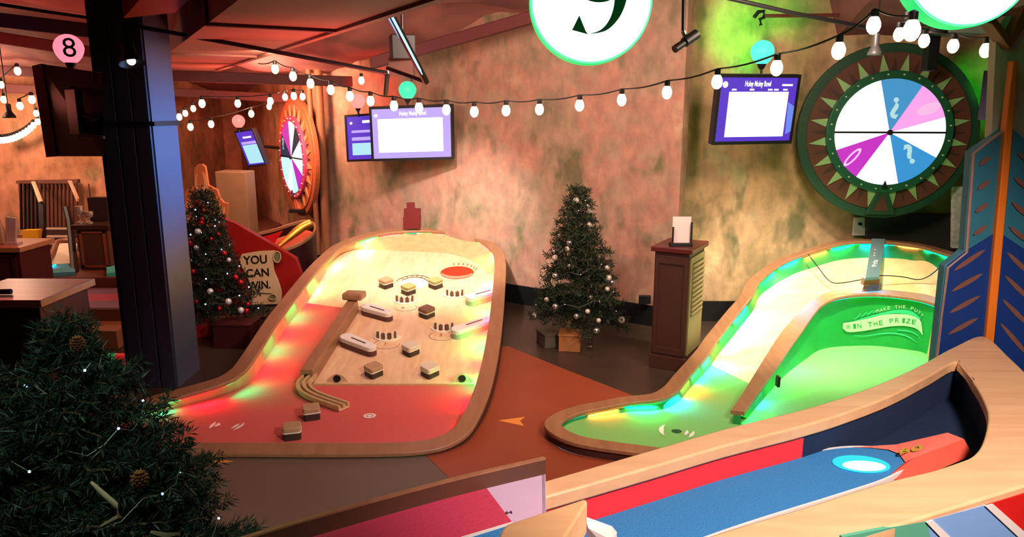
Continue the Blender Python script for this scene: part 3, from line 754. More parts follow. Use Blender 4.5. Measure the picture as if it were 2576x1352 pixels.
# small fittings
mb = MB(); p = PZ(1957, 960, .2); mb.box(p, (.02, .05, .08)); mb.build('wall_latch', BLACKP, c2)
mb = MB()
def gmark(x, y, r, a0, a1, th):
    p = PZ(x, y, .054); n = 12
    A = [p + Vector((r*cos(R(a0 + (a1 - a0)*k/n)), r*sin(R(a0 + (a1 - a0)*k/n)), 0)) for k in range(n + 1)]
    B = [p + Vector(((r - th*sin(pi*k/n) - .004)*cos(R(a0 + (a1 - a0)*k/n)), (r - th*sin(pi*k/n) - .004)*sin(R(a0 + (a1 - a0)*k/n)), 0)) for k in range(n + 1)]
    mb.rows([A, B])
gmark(1702, 1085, .12, 120, 215, .03); gmark(1702, 1085, .12, -60, 0, .02); gmark(1702, 1085, .08, -60, 10, .02)
mb.build('tee_marking', WM, c2, recalc=False)
mb = MB(); p = PZ(1702, 1085, .054); mb.poly([p + Vector((.035*cos(2*pi*k/16), .03*sin(2*pi*k/16), 0)) for k in range(16)]); mb.build('tee_dot', M('dark_green_dot', (30, 70, 40), .7), c2, recalc=False)
# ================================================================ COURSE 3 : the raised blue lane in front
c3 = thing('raised_blue_lane_hole', 'raised hole with blue felt lane, red inner wall and broad curved pale wood rim', 'mini golf hole', (1.4, 2.8, 0))
ZR = .95
RW = wood('light_rim_wood', (212, 166, 120), (226, 184, 138), 2.0, 0, .4)
pr = [((1290, 1233), (1290, 1274)), ((1374, 1209), (1374, 1250)), ((1636, 1133), (1636, 1176)), ((1826, 1078), (1826, 1121)), ((2035, 1026), (2031, 1069)), ((2159, 986), (2159, 1028)), ((2254, 948), (2250, 992)),
      ((2330, 911), (2335, 948)), ((2406, 870), (2409, 911)), ((2475, 846), (2448, 960)), ((2540, 900), (2474, 1005)), ((2610, 968), (2486, 1048)), ((2690, 1050), (2474, 1108)), ((2700, 1150), (2448, 1146)), ((2640, 1200), (2405, 1165)),
      ((2576, 1223), (2339, 1186)), ((2400, 1278), (2250, 1207)), ((2300, 1309), (2159, 1233)), ((2200, 1340), (2016, 1279)), ((2100, 1370), (1873, 1321)), ((1960, 1415), (1774, 1352)), ((1750, 1490), (1600, 1408)), ((1600, 1540), (1480, 1448))]
O3 = smooth([PZ(a[0], a[1], ZR) for a, b in pr], 5); I3 = smooth([PZ(b[0], b[1], ZR) for a, b in pr], 5)
mb = MB(); mb.strip(O3, I3, .055); mb.build('rim', RW, c3, sm=40, bevel=.008)
# inner walls
RED = M('red_inner_wall', (236, 52, 58), .55, var=.03); NAVY = M('navy_felt_wall', (16, 38, 70), .9, var=.15, scale=80, bump=.2); BLUEF = M('blue_felt_lane', (58, 130, 190), .95, var=.1, scale=140, bump=.35, spec=.1)
IW = offset_xy(I3, -.012)
split = min(range(len(IW)), key=lambda i: (IW[i] - PZ(2031, 1069, ZR)).length)
endn = min(range(len(IW)), key=lambda i: (IW[i] - PZ(2448, 1146, ZR)).length)
ZL = .80
mb = MB(); mb.rows([addz(IW[:split + 1], -.05), setz(IW[:split + 1], ZL - .02)]); mb.build('red_wall', RED, c3, sm=60)
mb = MB(); mb.rows([addz(IW[split:endn + 1], -.05), setz(IW[split:endn + 1], .70)]); mb.build('navy_wall', NAVY, c3, sm=60)
mb = MB(); mb.rows([addz(IW[endn:], -.05), setz(IW[endn:], ZL - .02)]); mb.build('near_wall', RW, c3, sm=60)
mb = MB(); mb.rows([addz(offset_xy(O3, .02), -.05), setz(offset_xy(O3, .02), .02)]); mb.build('outer_skirt', RIMD, c3, sm=50)
# lip at the joint between far rail and end frame
mb = MB(); a_ = [PZ(2409, 911, ZR - .0), PZ(2448, 960, ZR), PZ(2446, 975, ZR - .03), PZ(2407, 931, ZR - .03)]; mb.prism(a_, (.02, .02, 0)); mb.build('joint_lip', RW, c3)
# lane
far = [(1400, 1318), (1474, 1300), (1560, 1277), (1636, 1255), (1740, 1224), (1826, 1197), (1930, 1166), (2016, 1145), (2080, 1133), (2131, 1127), (2190, 1127), (2235, 1132), (2262, 1143), (2277, 1160), (2270, 1178), (2250, 1193), (2207, 1212), (2140, 1234), (2064, 1258), (1960, 1290), (1860, 1322), (1774, 1352), (1640, 1400), (1500, 1440)]
LZ = ZL; lane_w = smooth([PZ(x, y, LZ) for x, y in far], 4)
mb = MB(); mb.prism(lane_w + [PZ(1400, 1440, LZ)], (0, 0, -.03)); mb.build('felt_lane', BLUEF, c3)
edge = offset_xy(lane_w, -.010); mb = MB(); mb.strip(addz(edge, .003), addz(lane_w, .003), .033); mb.build('lane_edging', WHITE, c3)
fo = [Vector((p.x, p.y, .74)) for p in IW]
mb = MB(); mb.poly(fo); mb.build('lower_floor', NAVY, c3)
mb = MB(); fo2 = [Vector((p.x, p.y, .775)) for p in IW[:split + 1]] + [PZ(2131, 1129, .775), PZ(1400, 1320, .775)]; mb.poly(fo2); mb.build('red_floor', RED, c3)
# lit cup
cc = PZ(2166, 1168, LZ + .004); CYN = E('lit_cyan_cup', (40, 225, 235), 1.1)
def ell(c, rx, ry, n=32): return [c + Vector((rx*cos(2*pi*k/n), ry*sin(2*pi*k/n), 0)) for k in range(n)]
mb = MB(); mb.poly(ell(cc, .112, .078)); cp_ = mb.build('cup_hole', CYN, c3, recalc=False)
mb = MB(); c_ = cc + Vector((.004, -.018, .001)); mb.poly(ell(c_, .085, .045)); mb.build('cup_glow_base', E('lit_white_cup', (200, 255, 255), 1.6), cp_, recalc=False)
# coral end wedge
COR = M('coral_paint', (238, 120, 104), .5, var=.05); CORD_ = M('coral_paint_deep', (224, 88, 70), .5, var=.05)
zk = .825
TOPW = [PZ(2131, 1126, .80), PZ(2254, 1119, .81), PZ(2384, 1089, zk), PZ(2425, 1105, zk), PZ(2300, 1152, zk), PZ(2277, 1163, .806), PZ(2262, 1143, .806), PZ(2235, 1132, .806), PZ(2190, 1127, .804)]
mb = MB(); mb.add(TOPW, [(0, 1, 8), (1, 7, 8), (1, 6, 7), (1, 4, 6), (4, 5, 6), (1, 2, 4), (2, 3, 4)])
dn = lambda p: Vector((p.x, p.y, .72))
mb.add([TOPW[0], TOPW[1], TOPW[2], TOPW[3], dn(TOPW[0]), dn(TOPW[1]), dn(TOPW[2]), dn(TOPW[3])], [(0, 1, 5, 4), (1, 2, 6, 5), (2, 3, 7, 6)])
wd = mb.build('coral_wedge', COR, c3, recalc=False)
q_ = [TOPW[3], TOPW[4], TOPW[5], PZ(2215, 1214, .79), PZ(2330, 1196, .77), PZ(2448, 1146, .77)]
mb = MB(); mb.add(q_, [(0, 1, 4), (0, 4, 5), (1, 2, 3), (1, 3, 4)]); mb.build('wedge_slope', CORD_, wd, recalc=False, sm=60)
mb = MB(); q = PZ(2288, 1138, .829); put_text(mb, '60', q, PZ(2340, 1127, .829) - PZ(2250, 1141, .829), PZ(2296, 1122, .829) - PZ(2288, 1146, .829), .09, bold=.01, width=.12)
mb.build('wedge_lettering', M('olive_ink', (170, 170, 40), .6), wd, recalc=False)
# painted side art, near side
ST = [M('art_green', (88, 168, 136), .5, var=.03), M('art_blue', (122, 166, 220), .5, var=.03), M('art_red', (206, 28, 26), .5, var=.03), WHITE]
ez_ = .88
def sp(x, y, z): return PZ(x, y, z)
P0 = PZ(2000, 1402, .93); P1 = PZ(2700, 1190, .93)
dd = (P1 - P0); dd.z = 0; dd.normalize(); nn = Vector((dd.y, -dd.x, 0)); pb = P0 + nn*.02
def onplane(x, y):
    d = ray(x, y); t_ = nn.dot(pb - CAM)/nn.dot(d); return CAM + d*t_
mb = MB()
def art(pts, m, lift=.0):
    mb.m = m; q = [onplane(x, y) + nn*lift for x, y in pts]; mb.prism(q, -nn*.012)
art([(2120, 1352), (2220, 1332), (2332, 1312), (2395, 1600), (2100, 1600)], 0)
art([(2332, 1312), (2480, 1272), (2640, 1420), (2700, 1600), (2395, 1600)], 1)
art([(2480, 1272), (2720, 1200), (2800, 1600), (2700, 1600), (2640, 1420)], 2)
art([(2328, 1314), (2345, 1309), (2440, 1400), (2560, 1600), (2540, 1600), (2420, 1410)], 3, .004)
art([(2476, 1273), (2496, 1268), (2600, 1360), (2720, 1600), (2690, 1600), (2580, 1370)], 3, .004)
mb.build('side_art_panel', ST, c3)
# ---------------------------------------------------------------- COURSE 4 : pink lane at the very front
c4 = thing('raised_pink_lane_hole', 'raised lane with dark red felt, lilac end board and thin brown kick rail', 'mini golf hole', (-.1, 1.9, 0))
ZP = 1.0
PINK = M('pink_felt', (196, 58, 88), .9, var=.05, scale=60, bump=.15); LIL = M('lilac_board', (206, 178, 206), .5, var=.03)
a_, b_ = PZ(560, 1376, 1.055), PZ(1373, 1156, 1.055)
mid = [a_, PZ(700, 1333, 1.055), PZ(900, 1275, 1.055), PZ(1150, 1208, 1.055), b_]
top = smooth(mid, 5)
mb = MB(); o_ = offset_xy(top, -.014); mb.rows([top, setz(top, .98), setz(o_, .5), o_], cyc=True); mb.build('kick_rail', RIMD, c4, bevel=.002)
mb = MB(); mb.strip(addz(offset_xy(top, -.015), .004), addz(offset_xy(top, .001), .004), .006); mb.build('rail_cap', RIM, c4)
mb = MB(); pk = [PZ(x, y, ZP) for x, y in [(560, 1412), (900, 1312), (1205, 1228), (1222, 1226), (1285, 1310), (1290, 1318), (1180, 1350), (1120, 1420)]]; mb.prism(pk, (0, 0, -.02)); mb.build('pink_felt_lane', PINK, c4)
mb = MB(); lp_ = [PZ(x, y, ZP) for x, y in [(1222, 1226), (1370, 1186), (1377, 1420), (1300, 1420), (1290, 1318), (1285, 1310)]]; mb.prism(lp_, (0, 0, -.02)); lb = mb.build('lilac_end_board', LIL, c4)
mb = MB(); put_text(mb, '64', PZ(1281, 1293, ZP + .002), (1, .15, 0), (-.15, 1, 0), .022, bold=.02); mb.build('board_lettering', M('dark_ink', (52, 30, 40), .6), lb, recalc=False)
mb = MB(); e1 = PZ(1372, 1186, ZP); e2 = PZ(1378, 1500, ZP); mb.prism([e1, e2, Vector((e2.x, e2.y, .5)), Vector((e1.x, e1.y, .5))], (-.012, 0, 0)); mb.build('end_face', LIL, c4)
mb = MB(); bl = [PZ(x, y, ZP + .001) for x, y in [(1165, 1356), (1288, 1321), (1296, 1352), (1260, 1420), (1130, 1420)]]; mb.prism(bl, (0, 0, .004)); mb.build('blue_felt_patch', BLUEF, c4)
mb = MB(); mb.prism([PZ(x, y, ZP + .002) for x, y in [(1160, 1356), (1288, 1318), (1290, 1322), (1166, 1361)]], (0, 0, .006)); mb.build('white_edging', WHITE, c4)
# pale wedge block
wb = MB(); zt = 1.14
pts = [PZ(1240, 1400, zt), PZ(1254, 1352, zt), PZ(1262, 1334, zt), PZ(1276, 1319, zt), PZ(1471, 1255, zt), PZ(1478, 1262, zt), PZ(1421, 1352, zt), PZ(1395, 1400, zt)]
wb.prism(pts, (0, 0, -.10)); tag(wb.build('rail_end_block', wood('wedge_wood', (214, 168, 116), (228, 184, 132), 2, 0), bevel=.006), 'pale wooden pointed block overlapping the lilac board at the bottom edge', 'wooden block')
wb = MB(); wb.prism([PZ(1471, 1300, 1.0), PZ(1540, 1325, .95), PZ(1552, 1340, .95), PZ(1540, 1360, .95), PZ(1500, 1352, .95), PZ(1480, 1330, .97)], (0, 0, -.03)); wb.build('edging_corner', WHITE, c3)
# ================================================================ the tall arrow fletching
fl_ = thing('arrow_sculpture', 'tall wooden arrow fletching with teal and navy vanes around an orange shaft', 'sculpture', (2.8, 4.1, 0))
YV = 4.12
def vp(x, y, dy=0.): return PY(x, y, YV + dy)
TE = M('teal_vane', (44, 112, 132), .5, var=.06); NV = M('navy_vane', (14, 52, 118), .5, var=.06); VE = M('vane_edge', (36, 60, 96), .5)
ORS = M('orange_shaft', (226, 120, 34), .45, var=.08, scale=3); SLOT = M('carved_slot_brown', (118, 78, 66), .6)
def vane(pts, split_, name):
    mb = MB(); mb.m = 0
    q = [vp(x, y) for x, y in pts]; mb.prism(q, (0, .06, 0))
    o = mb.build(name, [TE], fl_, bevel=.004)
    mb = MB(); q = [vp(x, y, -.006) for x, y in split_]; mb.prism(q, (0, .006, 0)); mb.build('navy_field', NV, o)
    return o
LV = [(2526, 326), (2443, 383), (2425, 632), (2376, 670), (2348, 925), (2470, 900), (2480, 850)]
v1 = vane(LV, [(2502, 588), (2424, 636), (2384, 668), (2354, 912), (2466, 890), (2478, 850)], 'vane')
RV = [(2550, 326), (2625, 388), (2600, 630), (2650, 690), (2620, 1010), (2576, 960), (2500, 870)]
v2 = vane(RV, [(2522, 590), (2596, 640), (2644, 694), (2616, 1004), (2575, 955), (2502, 868)], 'vane')
for (xa, ya, xb, yb) in [(2463, 416, 2492, 394), (2459, 477, 2490, 454), (2453, 535, 2486, 511), (2448, 592, 2484, 567), (2398, 682, 2478, 628), (2393, 734, 2472, 688), (2388, 788, 2466, 744), (2384, 842, 2460, 800)]:
    a_, b_ = vp(xa, ya, -.007), vp(xb, yb, -.007); d_ = (b_ - a_); n_ = Vector((-d_.z, 0, d_.x)).normalized()*.014
    P_ = [a_ + d_*(k/10) + n_*sin(pi*min(1, k/10 + .0))**.6*(1 if 0 < k < 10 else 0) for k in range(11)] + [a_ + d_*(1 - k/10) - n_*sin(pi*k/10)**.6*(1 if 0 < k < 10 else 0) for k in range(1, 10)]
    mb = MB(); mb.prism(P_, (0, -.003, 0)); mb.build('carved_slot', SLOT, v1)
for (xa, ya, xb, yb) in [(2560, 385, 2600, 412), (2551, 446, 2590, 478), (2545, 508, 2590, 548), (2538, 570, 2590, 612), (2532, 634, 2600, 700), (2526, 692, 2600, 765), (2520, 752, 2598, 830), (2515, 812, 2590, 900)]:
    a_, b_ = vp(xa, ya, -.007), vp(xb, yb, -.007); d_ = (b_ - a_); n_ = Vector((-d_.z, 0, d_.x)).normalized()*.013
    P_ = [a_ + d_*(k/10) + n_*(sin(pi*k/10)**.6 if 0 < k < 10 else 0) for k in range(11)] + [a_ + d_*(1 - k/10) - n_*sin(pi*k/10)**.6 for k in range(1, 10)]
    mb = MB(); mb.prism(P_, (0, -.003, 0)); mb.build('carved_slot', SLOT, v2)
TR = M('vane_trim_tan', (150, 120, 110), .5)
mb = MB(); mb.tube([vp(2526, 328, -.004), vp(2449, 386, -.004), vp(2431, 636, -.004), vp(2384, 674, -.004), vp(2354, 922, -.004)], .009, 6); mb.build('vane_trim', TR, v1)
mb = MB(); sh = [vp(x, y, -.03) for x, y in [(2549, 152), (2563, 152), (2549, 326), (2500, 880), (2478, 880), (2530, 326)]]; mb.prism(sh, (0, .05, 0)); mb.build('shaft', ORS, fl_, bevel=.006)
WG = M('pale_back_board', (186, 182, 168), .6, var=.06)
mb = MB(); mb.prism([vp(x, y, .05) for x, y in [(2494, 345), (2507, 72), (2530, 40), (2640, 40), (2640, 420), (2526, 420)]], (0, .06, 0)); mb.build('pale_back_board', WG, fl_)
mb = MB(); mb.prism([vp(x, y, -.02) for x, y in [(2455, 52), (2496, 60), (2541, 122), (2600, 40), (2640, 20), (2640, -10), (2576, 20), (2541, 90), (2506, 46), (2470, 40)]], (0, .1, 0)); mb.build('brown_chevron', M('chevron_brown', (120, 66, 36), .5), fl_, bevel=.004)
mb = MB(); q = [PY(2540, 900, YV + .03), PY(2600, 900, YV + .03)]; mb.box((q[0].x + .05, YV + .06, .5), (.5, .08, 1.1)); mb.build('base_post', NV, fl_)

# ================================================================ WHEELS
def ringgeo(mb, r0, r1_, y, n=64):
    mb.rows([[Vector((r1_*cos(2*pi*k/n), y, r1_*sin(2*pi*k/n))) for k in range(n + 1)], [Vector((r0*cos(2*pi*k/n), y, r0*sin(2*pi*k/n))) for k in range(n + 1)]])
def disc(mb, r, y0, y1, n=64):
    mb.prism([Vector((r*cos(2*pi*k/n), y0, r*sin(2*pi*k/n))) for k in range(n)], (0, y1 - y0, 0))
def sector(mb, r, a0, a1, y):
    n = max(2, int((a1 - a0)/5)); mb.poly([Vector((0, y, 0))] + [Vector((r*cos(R(a0 + (a1 - a0)*k/n)), y, r*sin(R(a0 + (a1 - a0)*k/n)))) for k in range(n + 1)])
def wheel(name, label, loc, rot, s, cols, segs, glow):
    t = thing(name, label, 'prize wheel', loc, rot)
    outer, board, spike, ring_, peg = cols
    mb = MB(); disc(mb, .945*s, .0, .07); mb.build('outer_ring', outer, t, world=False, bevel=.01)
    mb = MB(); disc(mb, .845*s, -.012, .0); mb.build('backboard', board, t, world=False)
    for k in range(20):
        mb = MB()
        a = R(9 + 18*k); r0, r1_ = .62*s, .83*s; w_ = R(5.2)
        mb.prism([Vector((r0*cos(a - w_), -.028, r0*sin(a - w_))), Vector((r1_*cos(a), -.02, r1_*sin(a))), Vector((r0*cos(a + w_), -.028, r0*sin(a + w_)))], (0, .016, 0)); mb.build('sunburst_spike', spike, t, world=False)
    RAYM = M(name + '_ray', (58, 36, 28), .6)
    for k in range(20):
        mb = MB()
        a = R(18*k); r0, r1_ = .62*s, .80*s; w_ = R(3.2)
        mb.prism([Vector((r0*cos(a - w_), -.018, r0*sin(a - w_))), Vector((r1_*cos(a), -.014, r1_*sin(a))), Vector((r0*cos(a + w_), -.018, r0*sin(a + w_)))], (0, .004, 0)); mb.build('painted_ray', RAYM, t, world=False)
    mb = MB(); disc(mb, .655*s, -.06, -.0); mb.build('inner_ring', ring_, t, world=False, bevel=.008)
    mb = MB()
    for k in range(24):
        a = R(15*k + 7); c_ = Vector((.615*s*cos(a), -.075, .615*s*sin(a))); mb.tube([c_, c_ + Vector((0, .02, 0))], .009*s, 8)
    mb.build('peg_studs', peg, t, world=False)
    mats, idx = [], {}
    mb = MB()
    for (a0, a1, col, es) in segs:
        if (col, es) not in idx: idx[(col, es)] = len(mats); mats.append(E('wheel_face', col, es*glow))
        mb.m = idx[(col, es)]; sector(mb, .568*s, a0, a1, -.064)
    f = mb.build('spinner_face', mats, t, world=False, recalc=False)
    mb = MB(); mb.box((0, -.07, 0), (1.14*s, .012, .02*s)); mb.build('centre_bar', BLACKP, t, world=False)
    mb = MB(); mb.tube([Vector((0, -.085, 0)), Vector((0, -.06, 0))], .03*s, 12); mb.build('hub_pin', BLACKP, t, world=False)
    mb = MB(); mb.prism([Vector((-.16*s, -.05, -.9*s)), Vector((.16*s, -.05, -.9*s)), Vector((.04*s, -.05, -.60*s)), Vector((-.04*s, -.05, -.60*s))], (0, .04, 0)); pt_ = mb.build('pointer_plinth', outer, t, world=False, bevel=.006)
    mb = MB(); mb.prism([Vector((-.08*s, -.056, -.86*s)), Vector((.08*s, -.056, -.86*s)), Vector((0, -.056, -.68*s))], (0, .006, 0)); mb.build('pointer_inset', board, pt_, world=False)
    mb = MB(); mb.prism([Vector((-.03*s, -.09, -.6*s)), Vector((.03*s, -.09, -.6*s)), Vector((0, -.09, -.52*s))], (0, .02, 0)); mb.build('pointer_tip', BLACKP, pt_, world=False)
    return t, f
W = (255, 255, 255)
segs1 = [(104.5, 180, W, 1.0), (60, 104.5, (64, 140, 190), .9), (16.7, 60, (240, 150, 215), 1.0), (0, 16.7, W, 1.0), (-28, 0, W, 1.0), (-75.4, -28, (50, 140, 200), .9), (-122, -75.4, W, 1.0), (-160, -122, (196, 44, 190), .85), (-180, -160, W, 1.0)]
wc_ = PY(2232, 333, 7.2)
gr = (M('wheel_green', (22, 62, 42), .55, var=.1), M('wheel_brown_board', (84, 46, 32), .6, var=.15, scale=4), M('wheel_spike_green', (128, 168, 112), .5), M('wheel_dark_green', (18, 80, 54), .5), M('wheel_peg', (180, 200, 160), .4))
wh1, wf1 = wheel('prize_wheel', 'large round green and brown prize wheel facing front with a glowing spinner face', wc_, (0, 0, R(-8)), .875, gr, segs1, 1.25)
mb = MB(); put_text(mb, '?', (.026, -.069, .315), (-1, 0, .05), (0, 0, -1), .26, bold=.03); put_text(mb, '?', (.236, -.069, -.28), (.9, 0, .45), (-.45, 0, .9), .26, bold=.03); mb.build('question_marks', E('wheel_glyph', (190, 235, 235), .9), wf1, world=False, recalc=False)
mb = MB()
mb.poly([Vector((.324 + .10*cos(2*pi*k/20) , -.068, .22 + .053*sin(2*pi*k/20) + .03*cos(2*pi*k/20))) for k in range(20)]); mb.build('lips_mark', E('lips_pink', (250, 190, 232), 1.), wf1, world=False, recalc=False)
mb = MB()
A = [Vector((-.315 + .11*cos(2*pi*k/24)*cos(R(50)) - .035*sin(2*pi*k/24)*sin(R(50)), -.068, -.236 + .11*cos(2*pi*k/24)*sin(R(50)) + .035*sin(2*pi*k/24)*cos(R(50)))) for k in range(25)]
B = [Vector((-.315 + .08*cos(2*pi*k/24)*cos(R(50)) - .018*sin(2*pi*k/24)*sin(R(50)), -.068, -.236 + .08*cos(2*pi*k/24)*sin(R(50)) + .018*sin(2*pi*k/24)*cos(R(50)))) for k in range(25)]
mb.rows([A, B]); mb.build('oval_mark', E('oval_pink', (255, 200, 250), 1.), wf1, world=False, recalc=False)
# second wheel on the corner wall
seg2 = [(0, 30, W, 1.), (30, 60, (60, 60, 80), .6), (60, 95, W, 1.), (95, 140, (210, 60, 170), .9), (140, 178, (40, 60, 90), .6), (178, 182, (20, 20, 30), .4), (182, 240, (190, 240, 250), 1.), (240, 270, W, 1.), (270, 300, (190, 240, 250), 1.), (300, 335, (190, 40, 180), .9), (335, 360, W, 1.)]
oc = (M('wheel_copper', (176, 92, 58), .45, var=.1), M('wheel_copper_board', (190, 100, 62), .5, var=.12), M('wheel_spike_tan', (214, 140, 96), .5), M('wheel_pink_ring', (196, 70, 110), .5), M('wheel_peg_white', (240, 230, 220), .4))
dirc = Vector((K2[0] - K0[0], K2[1] - K0[1], 0)).normalized(); nrm = Vector((dirc.y, -dirc.x, 0)); 
if nrm.dot(-Vector((K0[0], K0[1], 0))) < 0: nrm = -nrm
w2c = PY(744, 396, 11.05)
# centre on the view line through (744, 396), 0.22 m off the corner wall
d_ = ray(744, 396); k0_ = Vector((K0[0], K0[1], 0))
tt = (.22 - nrm.dot(Vector((0, 0, 0)) - k0_))/nrm.dot(Vector((d_.x, d_.y, 0)))
w2c = CAM + d_*tt
wh2, wf2 = wheel('prize_wheel', 'copper orange prize wheel seen nearly edge on in the red lit wall corner', w2c, (0, 0, math.atan2(nrm.x, -nrm.y)), .86, oc, seg2, 1.2)
mb = MB(); put_text(mb, '?', (-.33, -.069, .1), (1, 0, 0), (0, 0, 1), .22, bold=.03); mb.build('question_marks', E('wheel_glyph_white', (220, 235, 255), .9), wf2, world=False, recalc=False)
mb = MB(); q = PY(757, 531, w2c.y - .2); mb.box(q, (.3, .12, .04)); tag(mb.build('wall_bracket', BLACK), 'small black shelf bracket under the copper prize wheel', 'bracket')

# ================================================================ SCREENS
PUR = E('screen_purple', (88, 52, 200), 1.0); PURL = E('screen_lilac', (196, 170, 250), 1.0); WHT = E('screen_white', (255, 255, 255), 1.6); BLS = E('screen_blue', (110, 140, 240), 1.0); AQ = E('screen_aqua', (170, 225, 235), 1.1); NVS = E('screen_navy', (20, 10, 90), .7)
def tv(label, TL, TR_, BR, BL, contents, title=None, group='wall screens', depth=.07, arm=None, bg=PUR):
    c = (TL + TR_ + BR + BL)/4; r = ((TR_ - TL) + (BR - BL))/2; u = ((TL - BL) + (TR_ - BR))/2
    n = r.cross(u).normalized()
    if n.y > 0: n = -n
    t = thing('wall_screen', label, 'screen', c)
    def at(a, b, k): return c + r*(a - .5) + u*(b - .5) + n*k
    mb = MB(); mb.prism([at(-.03, -.05, 0), at(1.03, -.05, 0), at(1.03, 1.05, 0), at(-.03, 1.05, 0)], -n*depth); mb.build('casing', DARKM, t, bevel=.008)
    mb = MB()
    F_ = [at(-.03, -.05, 0), at(1.03, -.05, 0), at(1.03, 1.05, 0), at(-.03, 1.05, 0)]; G_ = [at(0, 0, 0), at(1, 0, 0), at(1, 1, 0), at(0, 1, 0)]
    mb.rows([[p + n*.001 for p in F_], [p + n*.014 for p in F_], [p + n*.014 for p in G_], [p + n*.002 for p in G_]], closed=True); mb.build('bezel', BLACKP, t)
    mb = MB(); mb.poly([at(0, 0, .003), at(1, 0, .003), at(1, 1, .003), at(0, 1, .003)]); s = mb.build('display', bg, t, recalc=False)
    for (pts, m, nm) in contents:
        mb = MB(); mb.poly([at(a, b, .0045) for a, b in pts]); mb.build(nm, m, s, recalc=False)
    if title:
        mb = MB(); txt, a, b, wd = title; put_text(mb, txt, at(a, b, .0048), r, u, wd*.2, bold=.02, width=wd*r.length); mb.build('screen_lettering', WHT, s, recalc=False)
    if arm is not None:
        mb = MB(); q = c - n*(depth); mb.box(q - n*.03, (.25, .05, .25), r.to_track_quat('X', 'Z').to_matrix()); mb.tube([q - n*.03, Vector(arm)], .022, 8); mb.build('wall_arm', BLACK, t)
    return t
def rect(a0, b0, a1, b1): return [(a0, b0), (a1, b0), (a1, b1), (a0, b1)]
def rr_(cx, cy, rx, ry, n=14): return [(cx + rx*cos(2*pi*k/n), cy + ry*sin(2*pi*k/n)) for k in range(n)]
tv('wide screen with purple border and blank white table over the pinball hole', PY(936, 276, 8.75), PY(1132, 268, 8.65), PY(1137, 395, 8.7), PY(940, 399, 8.8),
   [(rect(.07, .12, .90, .80), WHT, 'white_table'), (rr_(.05, .87, .025, .035), WHT, 'round_logo'), (rect(0, 0, .06, 1), PURL, 'lilac_edge')], ('Holey Moley Bowl', .52, .86, .34), arm=PY(1034, 335, 9.2), bg=PURL)
tv('screen half hidden behind the wide purple one, showing pale bars', PY(869, 297, 9.3), PY(990, 285, 9.0), PY(990, 400, 9.0), PY(880, 400, 9.3),
   [(rect(.1, .10, .9, .38), AQ, 'pale_table'), (rect(.1, .44, .9, .52), PURL, 'pale_bar'), (rect(.1, .62, .9, .68), PURL, 'pale_bar'), (rect(.35, .84, .8, .9), WHT, 'title_bar'), (rr_(.1, .85, .03, .03), WHT, 'round_logo')], arm=PY(930, 340, 9.6))
tv('tall looking screen with purple border under the green globe', PY(1815, 193, 6.75), PY(2007, 197, 6.95), PY(1985, 352, 7.02), PY(1796, 358, 6.82),
   [(rect(.12, .07, .90, .78), WHT, 'white_table'), (rr_(.06, .89, .035, .05), WHT, 'round_logo'), (rect(.80, .87, .94, .90), WHT, 'side_text_bar'), ([(.93, .1), (1, .15), (1, .55), (.91, .62)], BLS, 'blue_figure')] +
   [(rect(a, .80, a + .06, .825), WHT, 'column_heading') for a in (.15, .38, .62, .7, .82)], ('Holey Moley Bowl', .48, .865, .34), arm=PY(1900, 275, 7.66))
tv('small tilted screen with a pale blue table beside the copper wheel', PY(592, 334, 10.3), PY(636, 328, 10.1), PY(667, 411, 10.15), PY(627, 416, 10.35),
   [(rect(.1, .04, .95, .60), AQ, 'pale_table'), (rect(.1, .62, .95, .70), PURL, 'pale_bar'), (rect(.3, .8, .8, .85), WHT, 'title_bar')], arm=PY(700, 372, 10.9))
# dark screen seen from behind at far left
t = thing('rear_screen', 'large switched off screen seen from behind left of the blue column', 'screen', PY(190, 275, 5.9))
DK = M('dark_screen_back', (14, 13, 28), .3); TE_ = M('tan_lit_edge', (120, 96, 64), .5)  # light along the casing edge is put into the tan colour
mb = MB(); q = [PY(100, 160, 6.3), PY(258, 182, 5.6), PY(262, 394, 5.6), PY(140, 394, 6.3)]; mb.prism(q, (-.05, .08, 0)); mb.build('casing', DK, t, bevel=.006)
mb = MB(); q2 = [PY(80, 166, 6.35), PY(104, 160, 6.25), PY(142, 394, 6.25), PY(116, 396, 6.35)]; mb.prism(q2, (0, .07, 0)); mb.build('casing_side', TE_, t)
mb = MB(); mb.box(PY(190, 282, 5.78), (.26, .05, .34), Matrix.Rotation(R(-45), 3, 'Z')); mb.build('mount_plate', BLACKP, t, bevel=.005)
mb = MB(); mb.tube([PY(195, 285, 5.75), PY(235, 300, 5.62), PY(262, 290, 5.66)], .028, 10); mb.tube([PY(183, 222, 5.85), PY(192, 260, 5.78)], .03, 8); mb.tube([PY(205, 345, 5.75), PY(198, 300, 5.76)], .02, 8); mb.build('mount_arm', BLACK, t)
mb = MB(); mb.tube([PY(205, 340, 5.66), PY(262, 346, 5.6)], .012, 8); mb.build('mount_rail', GREY, t)
